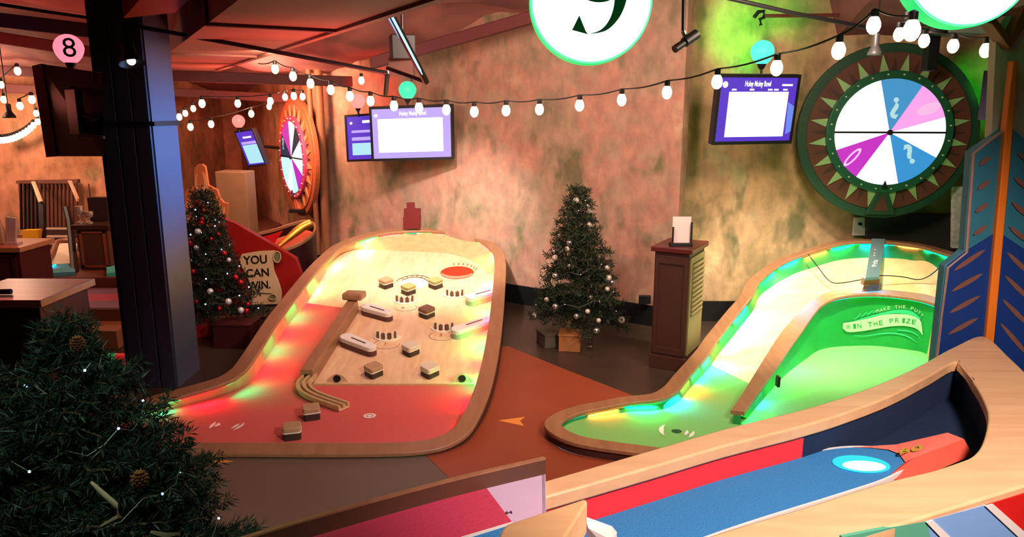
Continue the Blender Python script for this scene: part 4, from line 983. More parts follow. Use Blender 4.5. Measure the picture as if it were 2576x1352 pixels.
# ================================================================ GLOBES
def globe(label, px, py, Y, r, col, es, neck, digit=None, drop=None):
    c = PY(px, py, Y); t = thing('globe_lamp', label, 'globe lamp', c - Vector((0, 0, r*1.3)))
    mb = MB(); pr = []
    for k in range(17):
        a = pi*k/16; rr = r*sin(a); z = r*cos(a)
        if z < 0: z *= 1.12; rr *= (1 - .12*(-z/r))
        pr.append((max(1e-4, rr), z))
    mb.lathe(pr, c, 28, cap=False); g_ = mb.build('globe', E('globe_glow', col, es), t, sm=80)
    mb = MB(); mb.lathe([(r*.42, -r*.92), (r*.30, -r*1.25), (r*.16, -r*1.45)], c, 16); mb.build('lamp_neck', BLACKP, t, sm=50)
    if digit:
        vs, fs, w_ = text_geo(digit, .0); mb = MB(); s = r*1.9; q = []
        for v in vs:
            x, z = (v.x - w_/2)*s, (v.y - .36)*s + r*.05
            dpt = math.sqrt(max(0, (r*1.035)**2 - x*x - z*z*.85)) + .002
            fc = Vector((-c.x, -c.y, 0)).normalized(); q.append(c + Vector((-fc.y, fc.x, 0))*x + fc*dpt + Vector((0, 0, z)))
        mb.add(q, fs); mb.build('globe_numeral', M('numeral_black', (30, 8, 14), .5), t, recalc=False)
    if neck is not None:
        mb = MB(); mb.tube([c - Vector((0, 0, r*1.4)), Vector(neck)], .012, 8); mb.build('lamp_stem', BLACK, t)
    return t
globe('pink globe lamp with a black 8 above the switched off screen', 173, 122, 6.0, .108, (255, 120, 140), 1.6, PY(182, 185, 5.95), '8')
globe('small pink globe lamp above the tilted blue screen', 600, 305, 10.2, .085, (255, 120, 110), 1.8, PY(603, 332, 10.2))
globe('pink globe lamp left of the wide purple screen', 900, 254, 9.1, .086, (255, 130, 120), 1.8, PY(903, 292, 9.2))
globe('green globe lamp above the wide purple screen', 1025, 227, 8.5, .098, (60, 235, 160), 1.5, PY(1026, 262, 8.7))
globe('green globe lamp on top of the tall looking screen', 1918, 131, 7.1, .107, (80, 240, 200), 1.5, PY(1915, 185, 7.1))
# ---------------------------------------------------------------- big lit numbered discs
def disc_sign(label, c, r, nine):
    t = thing('lit_disc_sign', label, 'sign', c)
    GF = E('disc_face_white', (225, 255, 245), 1.7); GE = E('disc_edge_green', (30, 235, 120), 1.0)
    mb = MB(); n = 72
    prof = [(r, .05), (r*1.0, -.02), (r*.985, -.05)]
    A = [[Vector((c.x + rr*cos(2*pi*k/n), c.y + y, c.z + rr*sin(2*pi*k/n))) for k in range(n)] for rr, y in prof]
    mb.rows(A, closed=True); mb.poly(A[0]); mb.build('disc_side', GE, t, sm=40)
    mb = MB(); mb.poly([Vector((c.x + r*.985*cos(2*pi*k/n), c.y - .05, c.z + r*.985*sin(2*pi*k/n))) for k in range(n)]); f = mb.build('disc_face', GF, t, recalc=False)
    mb = MB(); mb.rows([[Vector((c.x + rr*cos(2*pi*k/n), c.y - .052, c.z + rr*sin(2*pi*k/n))) for k in range(n + 1)] for rr in (r*.985, r*.955)]); mb.build('face_edge_ring', E('disc_mint', (110, 255, 190), 1.1), f, recalc=False)
    mb = MB(); mb.tube([c + Vector((0, .06, r*.6)), c + Vector((0, .06, r*.6 + .5))], .015, 8); mb.build('hanger', BLACK, t)
    if nine:
        NG = E('numeral_green', (0, 70, 24), .5)
        k = r/150.
        def L(x, y): return Vector((c.x + (x - 1485)*k, c.y - .056, c.z - (y - 5)*k))
        mb = MB()
        # right stroke sweeping down to the tail, then the counter ring above
        o_ = smooth([(1572, -60, 0), (1573, -20, 0), (1565, 20, 0), (1548, 52, 0), (1520, 76, 0), (1478, 84, 0)], 6); i_ = smooth([(1540, -60, 0), (1541, -20, 0), (1539, 20, 0), (1528, 52, 0), (1508, 74, 0), (1478, 84, 0)], 6)
        mb.rows([[L(p.x, p.y) for p in o_], [L(p.x, p.y) for p in i_]])
        mb.poly([L(1456, 40), L(1439, 74), L(1478, 84), L(1472, 76)])
        n = 40
        ro = [L(1503 + 68*cos(2*pi*j/n), -50 + 60*sin(2*pi*j/n)) for j in range(n + 1)]; ri_ = [L(1503 + 36*cos(2*pi*j/n), -52 + 50*sin(2*pi*j/n)) for j in range(n + 1)]
        mb.rows([ro, ri_])
        mb.build('numeral', NG, f, recalc=False)
    return t
disc_sign('big glowing white and green disc sign with a dark green 9', PY(1485, 5, 3.6), 150/1860*3.5, True)
disc_sign('big glowing disc sign cut off by the top right edge, above the arrow fletching', PY(2428, -105, 3.5), .30, False)
# ================================================================ STRING LIGHTS
BULB = E('warm_bulb', (255, 226, 178), 6.); BULBR = E('rosy_bulb', (255, 170, 140), 4.)
pb_ = [(.001, -.052), (.014, -.049), (.027, -.036), (.034, -.016), (.033, .004), (.024, .026), (.016, .036)]
mbb = MB(); mbb.lathe(pb_, (0, 0, 0), 14, cap=False)
sock = MB(); sock.lathe([(.018, .034), (.019, .036), (.019, .066), (.010, .072)], (0, 0, 0), 10)
_b = [None]
def string(label, pts, group=None, mat=None, sag=.06, cord=True, scale=1., ends=(None, None)):
    """pts = bulb centres (px, py, Y)"""
    P_ = [PY(*p) for p in pts]; t = thing('string_light', label, 'string lights', P_[0]); base = P_[0]
    if group: t['group'] = group
    tops = [p + Vector((0, 0, .07*scale)) for p in P_]
    path = []
    if ends[0]: tops = [PY(*ends[0])] + tops
    if ends[1]: tops = tops + [PY(*ends[1])]
    for a, b in zip(tops, tops[1:]):
        for k in range(6):
            q = k/6; p = a.lerp(b, q); p.z -= 0*sag; p.z += .012*sin(pi*q*2)*0; path.append(p - Vector((0, 0, sag*.3*sin(pi*q))))
    path.append(tops[-1])
    if cord: mb = MB(); mb.tube(path, .0055, 6); mb.build('cord', CORD, t, sm=60)
    for i, p in enumerate(P_):
        if _b[0] is None:
            o = mbb.build('bulb', BULB, t, world=False, sm=80); s = sock.build('socket', BLACKP, o, world=False, sm=40); _b[0] = (o, s)
        else:
            o = _b[0][0].copy(); COL.objects.link(o); o.parent = t; s = _b[0][1].copy(); COL.objects.link(s); s.parent = o
        o.location = p - base; o.scale = (scale,)*3
        if mat is not None:
            o.material_slots[0].link = 'OBJECT'; o.material_slots[0].material = mat
    return t
string('long string of warm bulbs crossing the room in front of the screens', [(692, 172, 7.2), (737, 190, 7.1), (781, 208, 7.0), (832, 224, 6.8), (880, 240, 6.7), (932, 252, 6.6), (991, 264, 6.4), (1054, 269, 6.3), (1123, 274, 6.2), (1193, 279, 6.1), (1273, 276, 6.0), (1357, 273, 5.9), (1458, 263, 5.7),
       (1564, 249, 5.5), (1678, 230, 5.1), (1804, 203, 4.7), (1954, 168, 4.3), (2110, 124, 3.9), (2198, 60, 3.9)], sag=.05, ends=((650, 160, 7.5), (2290, 40, 3.6)))
string('short string of five bulbs above the big prize wheel', [(2294, 72, 3.2), (2262, 84, 4.9), (2325, 100, 5.0), (2398, 113, 4.9), (2480, 124, 4.7)], sag=.05)
string('short string of bulbs hanging right of the blue column', [(451, 293, 9.5), (466, 284, 10.0), (486, 272, 10.0), (508, 259, 8.0), (598, 259, 8.5), (680, 253, 8.5), (717, 243, 9.5), (739, 240, 8.6), (761, 242, 9.3)], sag=.03)
string('low drooping string of three bulbs right of the blue column', [(479, 318, 9.0), (531, 311, 9.0), (632, 285, 9.2), (677, 267, 10.5)], sag=.05)
string('pair of loose warm bulbs either side of the long black rod end', [(909, 201, 8.5), (983, 175, 7.8)], cord=False)
string('loop of warm bulbs at the far left', [(50, 265, 8.3), (80, 249, 8.0), (91, 284, 10.), (95, 305, 10.2)], sag=.02)
string('dense swag of white bulbs low on the far left wall', [(84 - k*7.6, 314 + 38*(1 - (1 - k/11)**2)**.9*1.0, 10.4) for k in range(12)], sag=.0)
string('three rosy bulbs at the far left under the ceiling', [(44, 177, 8.0), (3, 212, 9.0), (9, 249, 9.0)], mat=BULBR, sag=.02)
# ================================================================ RODS, TRUSS, SPOTS
def rod(name, label, cat, pts, r, m=BLACK, group=None):
    mb = MB(); mb.tube(pts, r, 8); return tag(mb.build(name, m, sm=50), label, cat, group)
rod('ceiling_rod', 'long thin black rod running from the blue column to the black truss', 'rod', [PY(330, 64, 5.66), PY(640, 120, 5.8), PY(975, 184, 5.95)], .016)
t = thing('hanging_truss', 'black triangular hanging frame carrying a blue white light tube', 'light fitting', PY(1072, 206, 5.0))
mb = MB(); mb.tube([PY(958, -12, 4.3), PY(1072, 206, 5.0)], .022, 8); mb.tube([PY(975, 172, 5.3), PY(1073, 207, 5.0)], .014, 8); mb.build('frame_bars', BLACK, t)
mb = MB(); mb.tube([PY(962, -4, 4.25), PY(1064, 190, 4.92)], .0075, 8); mb.build('light_tube', E('cool_tube', (170, 205, 255), 1.6), t)
mb = MB(); mb.tube([PY(950, -4, 4.27), PY(1056, 186, 4.95)], .004, 8); mb.build('light_tube', E('cool_tube2', (150, 190, 255), 1.2), t)
t = thing('ceiling_speaker', 'black box speaker hung beside the black truss', 'speaker', PY(1012, 125, 6.4))
mb = MB(); mb.box(PY(1012, 120, 6.4), (.2, .2, .2), Matrix.Rotation(R(15), 3, 'Z')); mb.build('speaker_box', BLACKP, t, bevel=.01)
mb = MB(); mb.box(PY(1010, 168, 6.4), (.2, .1, .14)); mb.build('mount_plate', M('dull_tan_plate', (90, 66, 56), .6), t)
mb = MB(); mb.tube([PY(1036, 150, 6.4), PY(1036, 205, 6.4)], .01, 8); mb.tube([PY(1012, 100, 6.4), PY(1012, 20, 6.4)], .014, 8); mb.build('drop_rod', BLACK, t)
rod('speaker_clamp', 'black cone clamp under the end of the long rod', 'clamp', [PY(974, 190, 5.95), PY(970, 236, 6.2)], .02)
t = thing('spot_lamp', 'black tilted spot lamp on a drop rod right of the 9 sign', 'lamp', PY(1725, 105, 5.2))
mb = MB(); mb.tube([PY(1720, -10, 5.2), PY(1719, 78, 5.2)], .013, 8); mb.build('drop_rod', BLACK, t)
mb = MB(); a, b = PY(1752, 86, 5.2), PY(1697, 124, 5.1); mb.tube([a, a.lerp(b, .55), a.lerp(b, .6), b], [.034, .034, .024, .026], 14); mb.build('lamp_can', BLACKP, t, sm=40)
mb = MB(); mb.tube([PY(1719, 78, 5.2), PY(1726, 96, 5.2)], .018, 8); mb.build('swivel', GREY, t)
rod('ceiling_rod', 'black rod across the top of the mottled wall right of the 9 sign', 'rod', [PY(1800, -12, 5.6), PY(2000, 34, 5.8), PY(2205, 74, 6.0)], .016)
rod('ceiling_rod', 'thin dark rod at the top left above the 8 globe', 'rod', [PY(-20, 8, 5.4), PY(120, 30, 5.6), PY(245, 48, 5.8)], .012)
t = thing('wall_clamp', 'bent black clamp on the wall above the green globe lamp', 'clamp', PY(1910, 45, 7.0))
mb = MB(); mb.tube([PY(1897, 44, 7), PY(1908, 30, 7), PY(1922, 28, 7), PY(1922, 44, 7), PY(1912, 48, 7), PY(1914, 64, 7)], .018, 8); mb.build('clamp_body', BLACK, t)
mb = MB(); mb.tube([PY(1922, 40, 7), PY(2110, 38, 7.1)], .016, 8); mb.build('clamp_bar', M('dark_red_bar', (90, 40, 36), .6), t)
def pendant(label, x, y, Y, r, can, lit=(235, 235, 230), es=3.):
    c = PY(x, y, Y); t = thing('pendant_lamp', label, 'lamp', c)
    mb = MB(); mb.lathe([(r, 0), (r*.98, .02), (r*.6, .06), (r*.45, .08), (r*.45, .16), (.01, .17)], c, 20, cap=False); mb.build('lamp_shade', can, t, sm=50, solid=.003)
    mb = MB(); mb.lathe([(.001, .012), (r*.85, .012)], c, 20, cap=False); mb.build('lamp_bulb', E('pendant_light', lit, es), t, recalc=False)
    mb = MB(); mb.tube([c + Vector((0, 0, .16)), c + Vector((0, 0, .9))], .006, 6); mb.build('drop_cord', CORD, t)
    return c
pend = pendant('small grey pendant lamp in front of the big prize wheel', 2200, 139, 6.0, .055, GREY)
pendant('slim pendant lamp lit at the top right over the wheel', 2278, 90, 5.4, .07, BLACKP)
pendant('second slim pendant lamp at the top right over the wheel', 2352, 88, 5.4, .08, BLACKP)
pendant('black pendant lamp at the far left behind the bulbs', 24, 297, 9.0, .07, BLACKP)
# ceiling pieces above the wheel
mb = MB(); mb.prism([PY(2362, 60, 6.4), PY(2480, 66, 6.2), PY(2480, 84, 6.2), PY(2362, 80, 6.4)], (0, .3, 0)); mb.build
tag(mb.build('ceiling_tray', M('tray_green_grey', (70, 84, 66), .6)), 'flat grey green tray above the top right of the prize wheel', 'tray')
mb = MB(); mb.box(PY(2345, 105, 6.8), (.09, .1, .5)); tag(mb.build('hanging_box', BLACKP), 'dark box bracket behind the top of the prize wheel', 'bracket')
mb = MB(); q = PY(2498, 240, 6.6); mb.box(q, (.14, .12, .42)); mb.tube([q, q + Vector((0, 0, 1.0))], .012, 8); tag(mb.build('side_speaker', BLACKP), 'dark speaker between the prize wheel and the arrow', 'speaker')
# below the wheel
t = thing('wall_switch_plate', 'pale switch plate with a dark knob below the prize wheel', 'switch', PY(2162, 572, 7.6))
mb = MB(); q = PY(2162, 570, 7.62); mb.box(q, (.13, .03, .19)); mb.build('plate', WHITE, t, bevel=.004)
mb = MB(); q = PY(2162, 563, 7.6); mb.tube([q, q - Vector((0, .03, 0))], .018, 10); mb.build('knob', BLACKP, t)
mb = MB(); mb.prism([PY(2182, 540, 7.55), PY(2398, 540, 7.45), PY(2398, 900, 7.45), PY(2182, 860, 7.55)], (0, .06, 0)); tag(mb.build('dark_wall_panel', M('charcoal_panel', (46, 42, 40), .6)), 'charcoal panel on the wall below the prize wheel', 'panel')
mb = MB(); mb.prism([PY(2400, 470, 7.2), PY(2424, 470, 7.2), PY(2412, 625, 7.2), PY(2398, 625, 7.2)], (0, .05, 0)); tag(mb.build('sticker_post', M('patchy_white_post', (190, 190, 186), .6, var=.5, scale=25)), 'narrow post with black and white stickers beside the arrow', 'post')
# socket
mb = MB(); mb.box(PY(1622, 754, 7.42), (.12, .04, .09)); tag(mb.build('wall_socket', BLACKP, bevel=.006), 'black wall socket between the green tree and the louvred pedestal', 'socket')
# red stepped silhouette behind the pinball hole
t = thing('stepped_block', 'small dark red stepped block standing behind the pinball hole rim', 'block', PY(1036, 600, 9.0)); RB_ = M('dark_red_block', (96, 10, 8), .6)
mb = MB()
for (x0, x1, y0, y1) in ((1014, 1056, 548, 575), (1016, 1057, 526, 548), (1023, 1042, 511, 526)):
    mb.prism([PY(x0, y0, 9.0), PY(x1, y0, 9.0), PY(x1, y1, 9.0), PY(x0, y1, 9.0)], (0, .06, 0))
mb.build('stepped_body', RB_, t)
mb = MB(); q = PY(1036, 575, 9.05); mb.prism([(q.x - .06, 9.02, 0), (q.x + .06, 9.02, 0), (q.x + .06, 9.02, q.z - .06), (q.x - .06, 9.02, q.z - .06)], (0, .08, 0)); mb.build('stand', BLACKP, t)

# ================================================================ PEDESTAL with louvres (right)
def box_between(px0, px1, pyb, pyt, Y, depth):
    a = PY(px0, pyb, Y); b = PY(px1, pyb, Y); zt = PY((px0 + px1)/2, pyt, Y).z; return a, b, zt
LT = M('louvre_olive', (128, 112, 70), .55); MAH = M('mahogany_top', (84, 34, 30), .3)
cor = PZ(1720, 938, 0); zt = PY(1715, 640, cor.y).z
th_ = R(-30); wdt, dep = .30, .44
t = thing('louvred_pedestal', 'tall dark brown pedestal with a louvred right side near the mottled wall', 'pedestal', cor, (0, 0, th_))
def lb(mb, x0, x1, y0, y1, z0, z1): return mb.box(((x0 + x1)/2, (y0 + y1)/2, (z0 + z1)/2), (abs(x1 - x0), abs(y1 - y0), abs(z1 - z0)))
mb = MB(); lb(mb, -wdt, 0, 0, dep, 0, zt); mb.build('cabinet_body', DARKBR, t, world=False, bevel=.004)
mb = MB(); lb(mb, -wdt - .03, .03, -.03, dep + .03, zt, zt + .045); mb.build('pedestal_top', MAH, t, world=False, bevel=.008)
mb = MB(); lb(mb, -wdt - .012, .012, -.012, dep + .012, 0, .12); mb.build('plinth', DARKBR, t, world=False, bevel=.004)
mb = MB()
lb(mb, -wdt + .01, -.01, -.01, 0, .14, .2); lb(mb, -wdt + .01, -.01, -.01, 0, zt - .1, zt - .03); lb(mb, -wdt + .01, -wdt + .04, -.01, 0, .2, zt - .1); lb(mb, -.04, -.01, -.01, 0, .2, zt - .1)
mb.build('front_frame', DARKBR, t, world=False, bevel=.002)
mb = MB(); lb(mb, .0, .014, .02, dep - .02, .14, zt - .04); fr = mb.build('side_panel', LT, t, world=False, bevel=.002)
mb = MB()
for k in range(11):
    z = zt - .12 - k*.042; mb.box((.018, dep/2, z), (.02, dep - .12, .022), Matrix.Rotation(R(35), 3, 'Y'))
mb.build('louvre_slats', LT, t, world=False)
mb = MB(); lb(mb, .0135, .0155, .06, dep - .06, zt - .56, zt - .09); mb.build('louvre_recess', BLACKP, t, world=False)
# sign holder with blank sheet on it
rm = Matrix.Rotation(th_, 3, 'Z'); sc_ = cor + rm @ Vector((-.11, .1, zt + .045))
t = thing('sign_holder', 'black stand holding a blank pink sheet on the louvred pedestal', 'sign holder', sc_)
mb = MB(); mb.box(sc_ + Vector((0, 0, .014)), (.19, .07, .028)); mb.build('holder_base', BLACKP, t, bevel=.003)
mb = MB(); mb.box(sc_ + Vector((-.075, -.02, .09)), (.014, .014, .15)); mb.box(sc_ + Vector((.08, -.02, .11)), (.014, .014, .19)); mb.build('upright_post', BLACKP, t)
mb = MB(); mb.box(sc_ + Vector((0, 0, .135)), (.155, .006, .23)); mb.build('blank_sheet', M('pinkish_sheet', (236, 204, 200), .5, var=.02), t)

# ================================================================ TREES
import numpy as np
def fir(name, label, cat, base, top, Rb, z0, nb, nl, nw, col, seed, twigs=7, per=16, droop=.18, spike=0., dens=1., half=None):
    """conifer: trunk + one foliage mesh of needle triangles on radial branches"""
    r_ = np.random.RandomState(seed); t = thing(name, label, cat, base)
    b = np.array(base); Ht = top - base[2]
    mb = MB(); mb.tube([Vector(base), Vector((base[0], base[1], top - .05))], [.03*Rb/.45 + .004, .006], 8); mb.build('trunk', M(name + '_bark', (60, 42, 30), .8), t)
    segs = []
    for i in range(nb):
        q = (i + .5)/nb; q = q**.85
        z = z0 + (top - .04 - z0)*q; fr = (top - z)/(top - z0)
        a = i*2.39996 + r_.uniform(-.3, .3); L_ = Rb*(fr**.9)*r_.uniform(.74, 1.14) + .03
        if z > top - spike: L_ *= .5
        if half is not None and cos(a - half) < -.35: continue
        rise = r_.uniform(-.05, .22)
        d = np.array([cos(a), sin(a), rise]); p0 = np.array([base[0], base[1], z]); ts = np.linspace(.0, 1, 6)
        pts = [p0 + d*L_*u + np.array([0, 0, -droop*L_*u*u]) for u in ts]
        for k in range(5): segs.append((pts[k], pts[k+1], 1.))
        nt = max(2, int(twigs*L_/Rb + 1))
        for k in range(nt):
            u = .25 + .75*(k + .5)/nt; sgn = 1 if k % 2 else -1
            c = p0 + d*L_*u + np.array([0, 0, -droop*L_*u*u]); aa = a + sgn*r_.uniform(.5, 1.0); tl = L_*(1.05 - u)*.55 + nl*1.2
            e = c + np.array([cos(aa), sin(aa), r_.uniform(-.25, .35)])*tl
            segs.append((c, e, .9))
    # leader tuft
    segs.append((np.array([base[0], base[1], top - .12]), np.array([base[0], base[1], top]), 1.))
    A = np.array([s[0] for s in segs]); B = np.array([s[1] for s in segs]); D = B - A; Ls = np.linalg.norm(D, axis=1)
    cnt = np.maximum(3, (Ls/nl*per*dens).astype(int)); idx = np.repeat(np.arange(len(segs)), cnt); n = len(idx)
    u = r_.rand(n); P = A[idx] + D[idx]*u[:, None]; T = D[idx]/Ls[idx][:, None]
    rv = r_.randn(n, 3); rv -= (rv*T).sum(1)[:, None]*T; rv /= np.linalg.norm(rv, axis=1)[:, None] + 1e-9
    N_ = T*r_.uniform(.35, .9, n)[:, None] + rv; N_ /= np.linalg.norm(N_, axis=1)[:, None]
    l = nl*r_.uniform(.6, 1.15, n)[:, None]; S = np.cross(N_, r_.randn(n, 3)); S /= np.linalg.norm(S, axis=1)[:, None] + 1e-9
    V = np.empty((n, 4, 3)); V[:, 0] = P - S*nw*.3; V[:, 1] = P + N_*l*.55 - S*nw*.5; V[:, 2] = P + N_*l; V[:, 3] = P + N_*l*.5 + S*nw*.5
    V = V.reshape(-1, 3) - b
    me = bpy.data.meshes.new('foliage'); me.vertices.add(4*n); me.vertices.foreach_set('co', V.ravel())
    me.loops.add(4*n); me.loops.foreach_set('vertex_index', np.arange(4*n)); me.polygons.add(n); me.polygons.foreach_set('loop_start', np.arange(n)*4); me.polygons.foreach_set('loop_total', np.full(n, 4))
    me.update(); me.validate(); me.materials.append(M(name + '_needles', col, .55, var=.35, scale=6))
    o = bpy.data.objects.new('foliage', me); COL.objects.link(o); o.parent = t
    # twigs as thin wood
    mb = MB()
    for s in segs[::2]:
        mb.tube([Vector(s[0]), Vector(s[1])], [.004*Rb/.45, .002], 3, caps=False)
    mb.build('branches', M(name + '_twig', (70, 54, 36), .8), t)
    return t, segs
def baubles(group, lab, base, top, z0, Rb, n, mats, seed, rad=.028, names=('bauble',)):
    r_ = random.Random(seed); proto = {}
    for i in range(n):
        q = (i + .5)/n; z = z0 + (top - z0 - .12)*q**1.25; fr = (top - z)/(top - z0); a = -pi/2 + r_.uniform(-1.35, 1.35)
        rr = Rb*fr*r_.uniform(.9, 1.04) + .02; p = Vector((base[0] + rr*cos(a), base[1] + rr*sin(a), z)); k = i % len(mats)
        if k not in proto:
            mb = MB(); mb.ball((0, 0, 0), rad, 14); o = bpy.data.objects.new('bauble', mb.build('bauble_tmp', mats[k][0], None, sm=80).data)
            for q_ in list(bpy.data.objects):
                if q_.name.startswith('bauble_tmp'): bpy.data.objects.remove(q_)
            for v in o.data.vertices: v.co.z -= rad
            COL.objects.link(o); proto[k] = o
            mb = MB(); mb.lathe([(rad*.3, -.002), (rad*.3, rad*.28)], (0, 0, 0), 8); cpo = mb.build('cap', GOLD, o, world=False); proto[(k, 'c')] = cpo
        else:
            o = proto[k].copy(); COL.objects.link(o); c_ = proto[(k, 'c')].copy(); COL.objects.link(c_); c_.parent = o
        s = r_.uniform(.75, 1.2); o.scale = (s, s, s); o.location = p
        tag(o, lab % mats[k][1], 'bauble', group)
# right tree (silver baubles)
b3 = PZ(1448, 868, 0); 
fir('christmas_tree', 'dark green Christmas tree with silver baubles against the mottled wall', 'Christmas tree', tuple(b3), PY(1466, 462, b3.y).z, .44, .24, 120, .05, .0085, (30, 46, 26), 3, per=13)
SB_ = (M('silver_bauble', (196, 194, 190), .22, .9), 'silver'); PB_ = (M('pearl_bauble', (206, 190, 170), .35, .2), 'pearl')
baubles('baubles on the dark green tree against the mottled wall', 'small %s bauble hanging on the dark green tree by the mottled wall', tuple(b3), PY(1466, 462, b3.y).z, .26, .43, 26, [SB_, PB_], 5)
# left tree (red baubles)
b2 = (-2.96, 7.05, .0)
fir('christmas_tree', 'Christmas tree with red baubles and white lights beside the blue column', 'Christmas tree', b2, 1.50, .44, .22, 120, .05, .0085, (24, 40, 24), 8, per=13)
RBB = (M('red_bauble', (190, 30, 44), .2, .6), 'red'); WBB = (M('white_bauble', (226, 222, 230), .25, .3), 'white')
baubles('baubles on the tree beside the blue column', 'small %s bauble hanging on the tree beside the blue column', b2, 1.5, .3, .43, 34, [RBB, RBB, WBB, RBB], 15, .027)
def garland(label, base, top, z0, Rb, turns, nbulb, em, seed, s=.007):
    t = thing('fairy_lights', label, 'fairy lights', base)
    pts = []; N_ = 140; r_ = random.Random(seed)
    for i in range(N_):
        q = i/(N_ - 1); z = z0 + (top - .15 - z0)*q; fr = (top - z)/(top - z0); a = 2*pi*turns*q; rr = Rb*fr*.98 + .015
        pts.append(Vector((base[0] + rr*cos(a), base[1] + rr*sin(a), z + .02*sin(9*a))))
    mb = MB(); mb.tube(pts, .0015, 4); mb.build('light_wire', M('pale_wire', (90, 96, 84), .4), t)
    o0 = None
    for k in range(nbulb):
        p = pts[int((k + .5)/nbulb*(N_ - 1))]
        if o0 is None: mb = MB(); mb.ball((0, 0, 0), s, 8); o0 = mb.build('light_bead', em, t, world=False); o = o0
        else: o = o0.copy(); COL.objects.link(o)
        o.location = p - Vector(base)
garland('white fairy lights wound round the tree beside the blue column', b2, 1.5, .25, .43, 5, 40, E('fairy_white', (220, 225, 255), 5), 4)
garland('unlit pale wire of fairy lights on the tree by the mottled wall', tuple(b3), PY(1466, 462, b3.y).z, .28, .43, 4, 26, E('fairy_dim', (255, 240, 220), .8), 4, .005)
# front tree (large, dark)
b1 = (-1.27, 2.02, 0.)
fir('christmas_tree', 'large dark Christmas tree in the bottom left corner, closest to the viewer', 'Christmas tree', b1, PY(146, 775, 2.02).z, .60, .42, 150, .042, .0042, (24, 44, 30), 21, twigs=10, per=26, droop=.12, spike=.17)
garland('blue white fairy lights on the large front tree', b1, 1.66, .6, .56, 5, 26, E('fairy_blue', (150, 190, 255), 3), 9, .004)
# curled ribbon/wood sprigs and cones on the front tree
TW = M('bleached_twig', (150, 132, 104), .7)
for i, (pts, lab) in enumerate([([(230, 1215, 1.5), (262, 1245, 1.48), (290, 1270, 1.47), (300, 1300, 1.46), (255, 1325, 1.46)], 'pale forked twig stuck low in the large front tree'), ([(380, 1340, 1.45), (420, 1350, 1.44), (450, 1345, 1.43)], 'pale twig at the bottom edge of the large front tree')]):
    mb = MB(); mb.tube([PY(*p) for p in pts], [.004 + .003*sin(pi*k/(len(pts) - 1)) for k in range(len(pts))], 6); tag(mb.build('dried_twig', TW, sm=60), lab, 'twig')
PC = M('cone_brown', (120, 76, 40), .6)
for i, (x, y, Y, lab) in enumerate([(196, 870, 1.86, 'brown pine cone near the top of the large front tree'), (352, 1212, 1.55, 'brown pine cone on the right side of the large front tree')]):
    mb = MB(); c = PY(x, y, Y)
    for k in range(7):
        z = -.02 + k*.0065; rr = .016*sin(pi*(k + 1.2)/9)
        for j in range(8):
            a = 2*pi*j/8 + k*.4; mb.prism([c + Vector((0, 0, z)), c + Vector((rr*cos(a - .3), rr*sin(a - .3), z + .002)), c + Vector((rr*1.3*cos(a), rr*1.3*sin(a), z + .005)), c + Vector((rr*cos(a + .3), rr*sin(a + .3), z + .002))], (0, 0, .002))
    tag(mb.build('pine_cone', PC), lab, 'pine cone')
# ================================================================ gift boxes
KR = M('kraft_box', (176, 112, 62), .6); GBX = M('grey_card_box', (96, 84, 74), .6)
def gift(name, label, px, py, w_, d_, h_, m, rz=0, ribbon=None, grp=None, dz=0):
    p = PZ(px, py, dz); t = thing(name, label, 'box', (p.x, p.y, dz), (0, 0, R(rz)), grp)
    mb = MB(); mb.box((0, d_/2, h_/2), (w_, d_, h_)); mb.build('box_body', m, t, world=False, bevel=.004)
    mb = MB(); mb.box((0, d_/2, h_ + .008), (w_ + .012, d_ + .012, .018)); mb.build('box_lid', m, t, world=False, bevel=.003)
    if ribbon: mb = MB(); mb.box((0, d_/2, h_/2 + .006), (.03, d_ + .016, h_ + .016)); mb.build('ribbon', ribbon, t, world=False)
    return t
gift('gift_box', 'orange brown box in front of the tree by the mottled wall', 1432, 886, .2, .2, .15, KR, -8)
gift('gift_box', 'low grey card box left of the orange brown box under the tree', 1392, 876, .17, .22, .12, GBX, 20)
gift('gift_box', 'small pale open box behind the orange brown box under the tree', 1442, 862, .12, .1, .22, M('pale_box', (190, 160, 110), .6), 30)
t = thing('glass_jar', 'clear glass jar standing right of the boxes under the tree', 'jar', PZ(1484, 872, 0))
mb = MB(); mb.lathe([(.001, .002), (.03, .002), (.036, .02), (.034, .08), (.026, .1), (.024, .1), (.03, .08), (.032, .02), (.001, .008)], PZ(1484, 872, 0), 16, cap=False); mb.build('jar_glass', GLASSM, t, sm=50)
# table with brown cloth and red lit box beneath the left tree
RDG = M('red_gift_wrap', (190, 24, 34), .4)
gift('gift_box', 'bright red box at the foot of the tree beside the blue column', 506, 850, .17, .16, .16, RDG, 6)
gift('gift_box', 'dark maroon box right of the bright red box under the tree', 585, 878, .36, .25, .22, M('maroon_box', (70, 24, 22), .5), -3)
gift('gift_box', 'small brown box between the tree with red baubles and the pinball hole', 640, 846, .22, .2, .18, M('brown_box', (88, 56, 40), .6), 10)

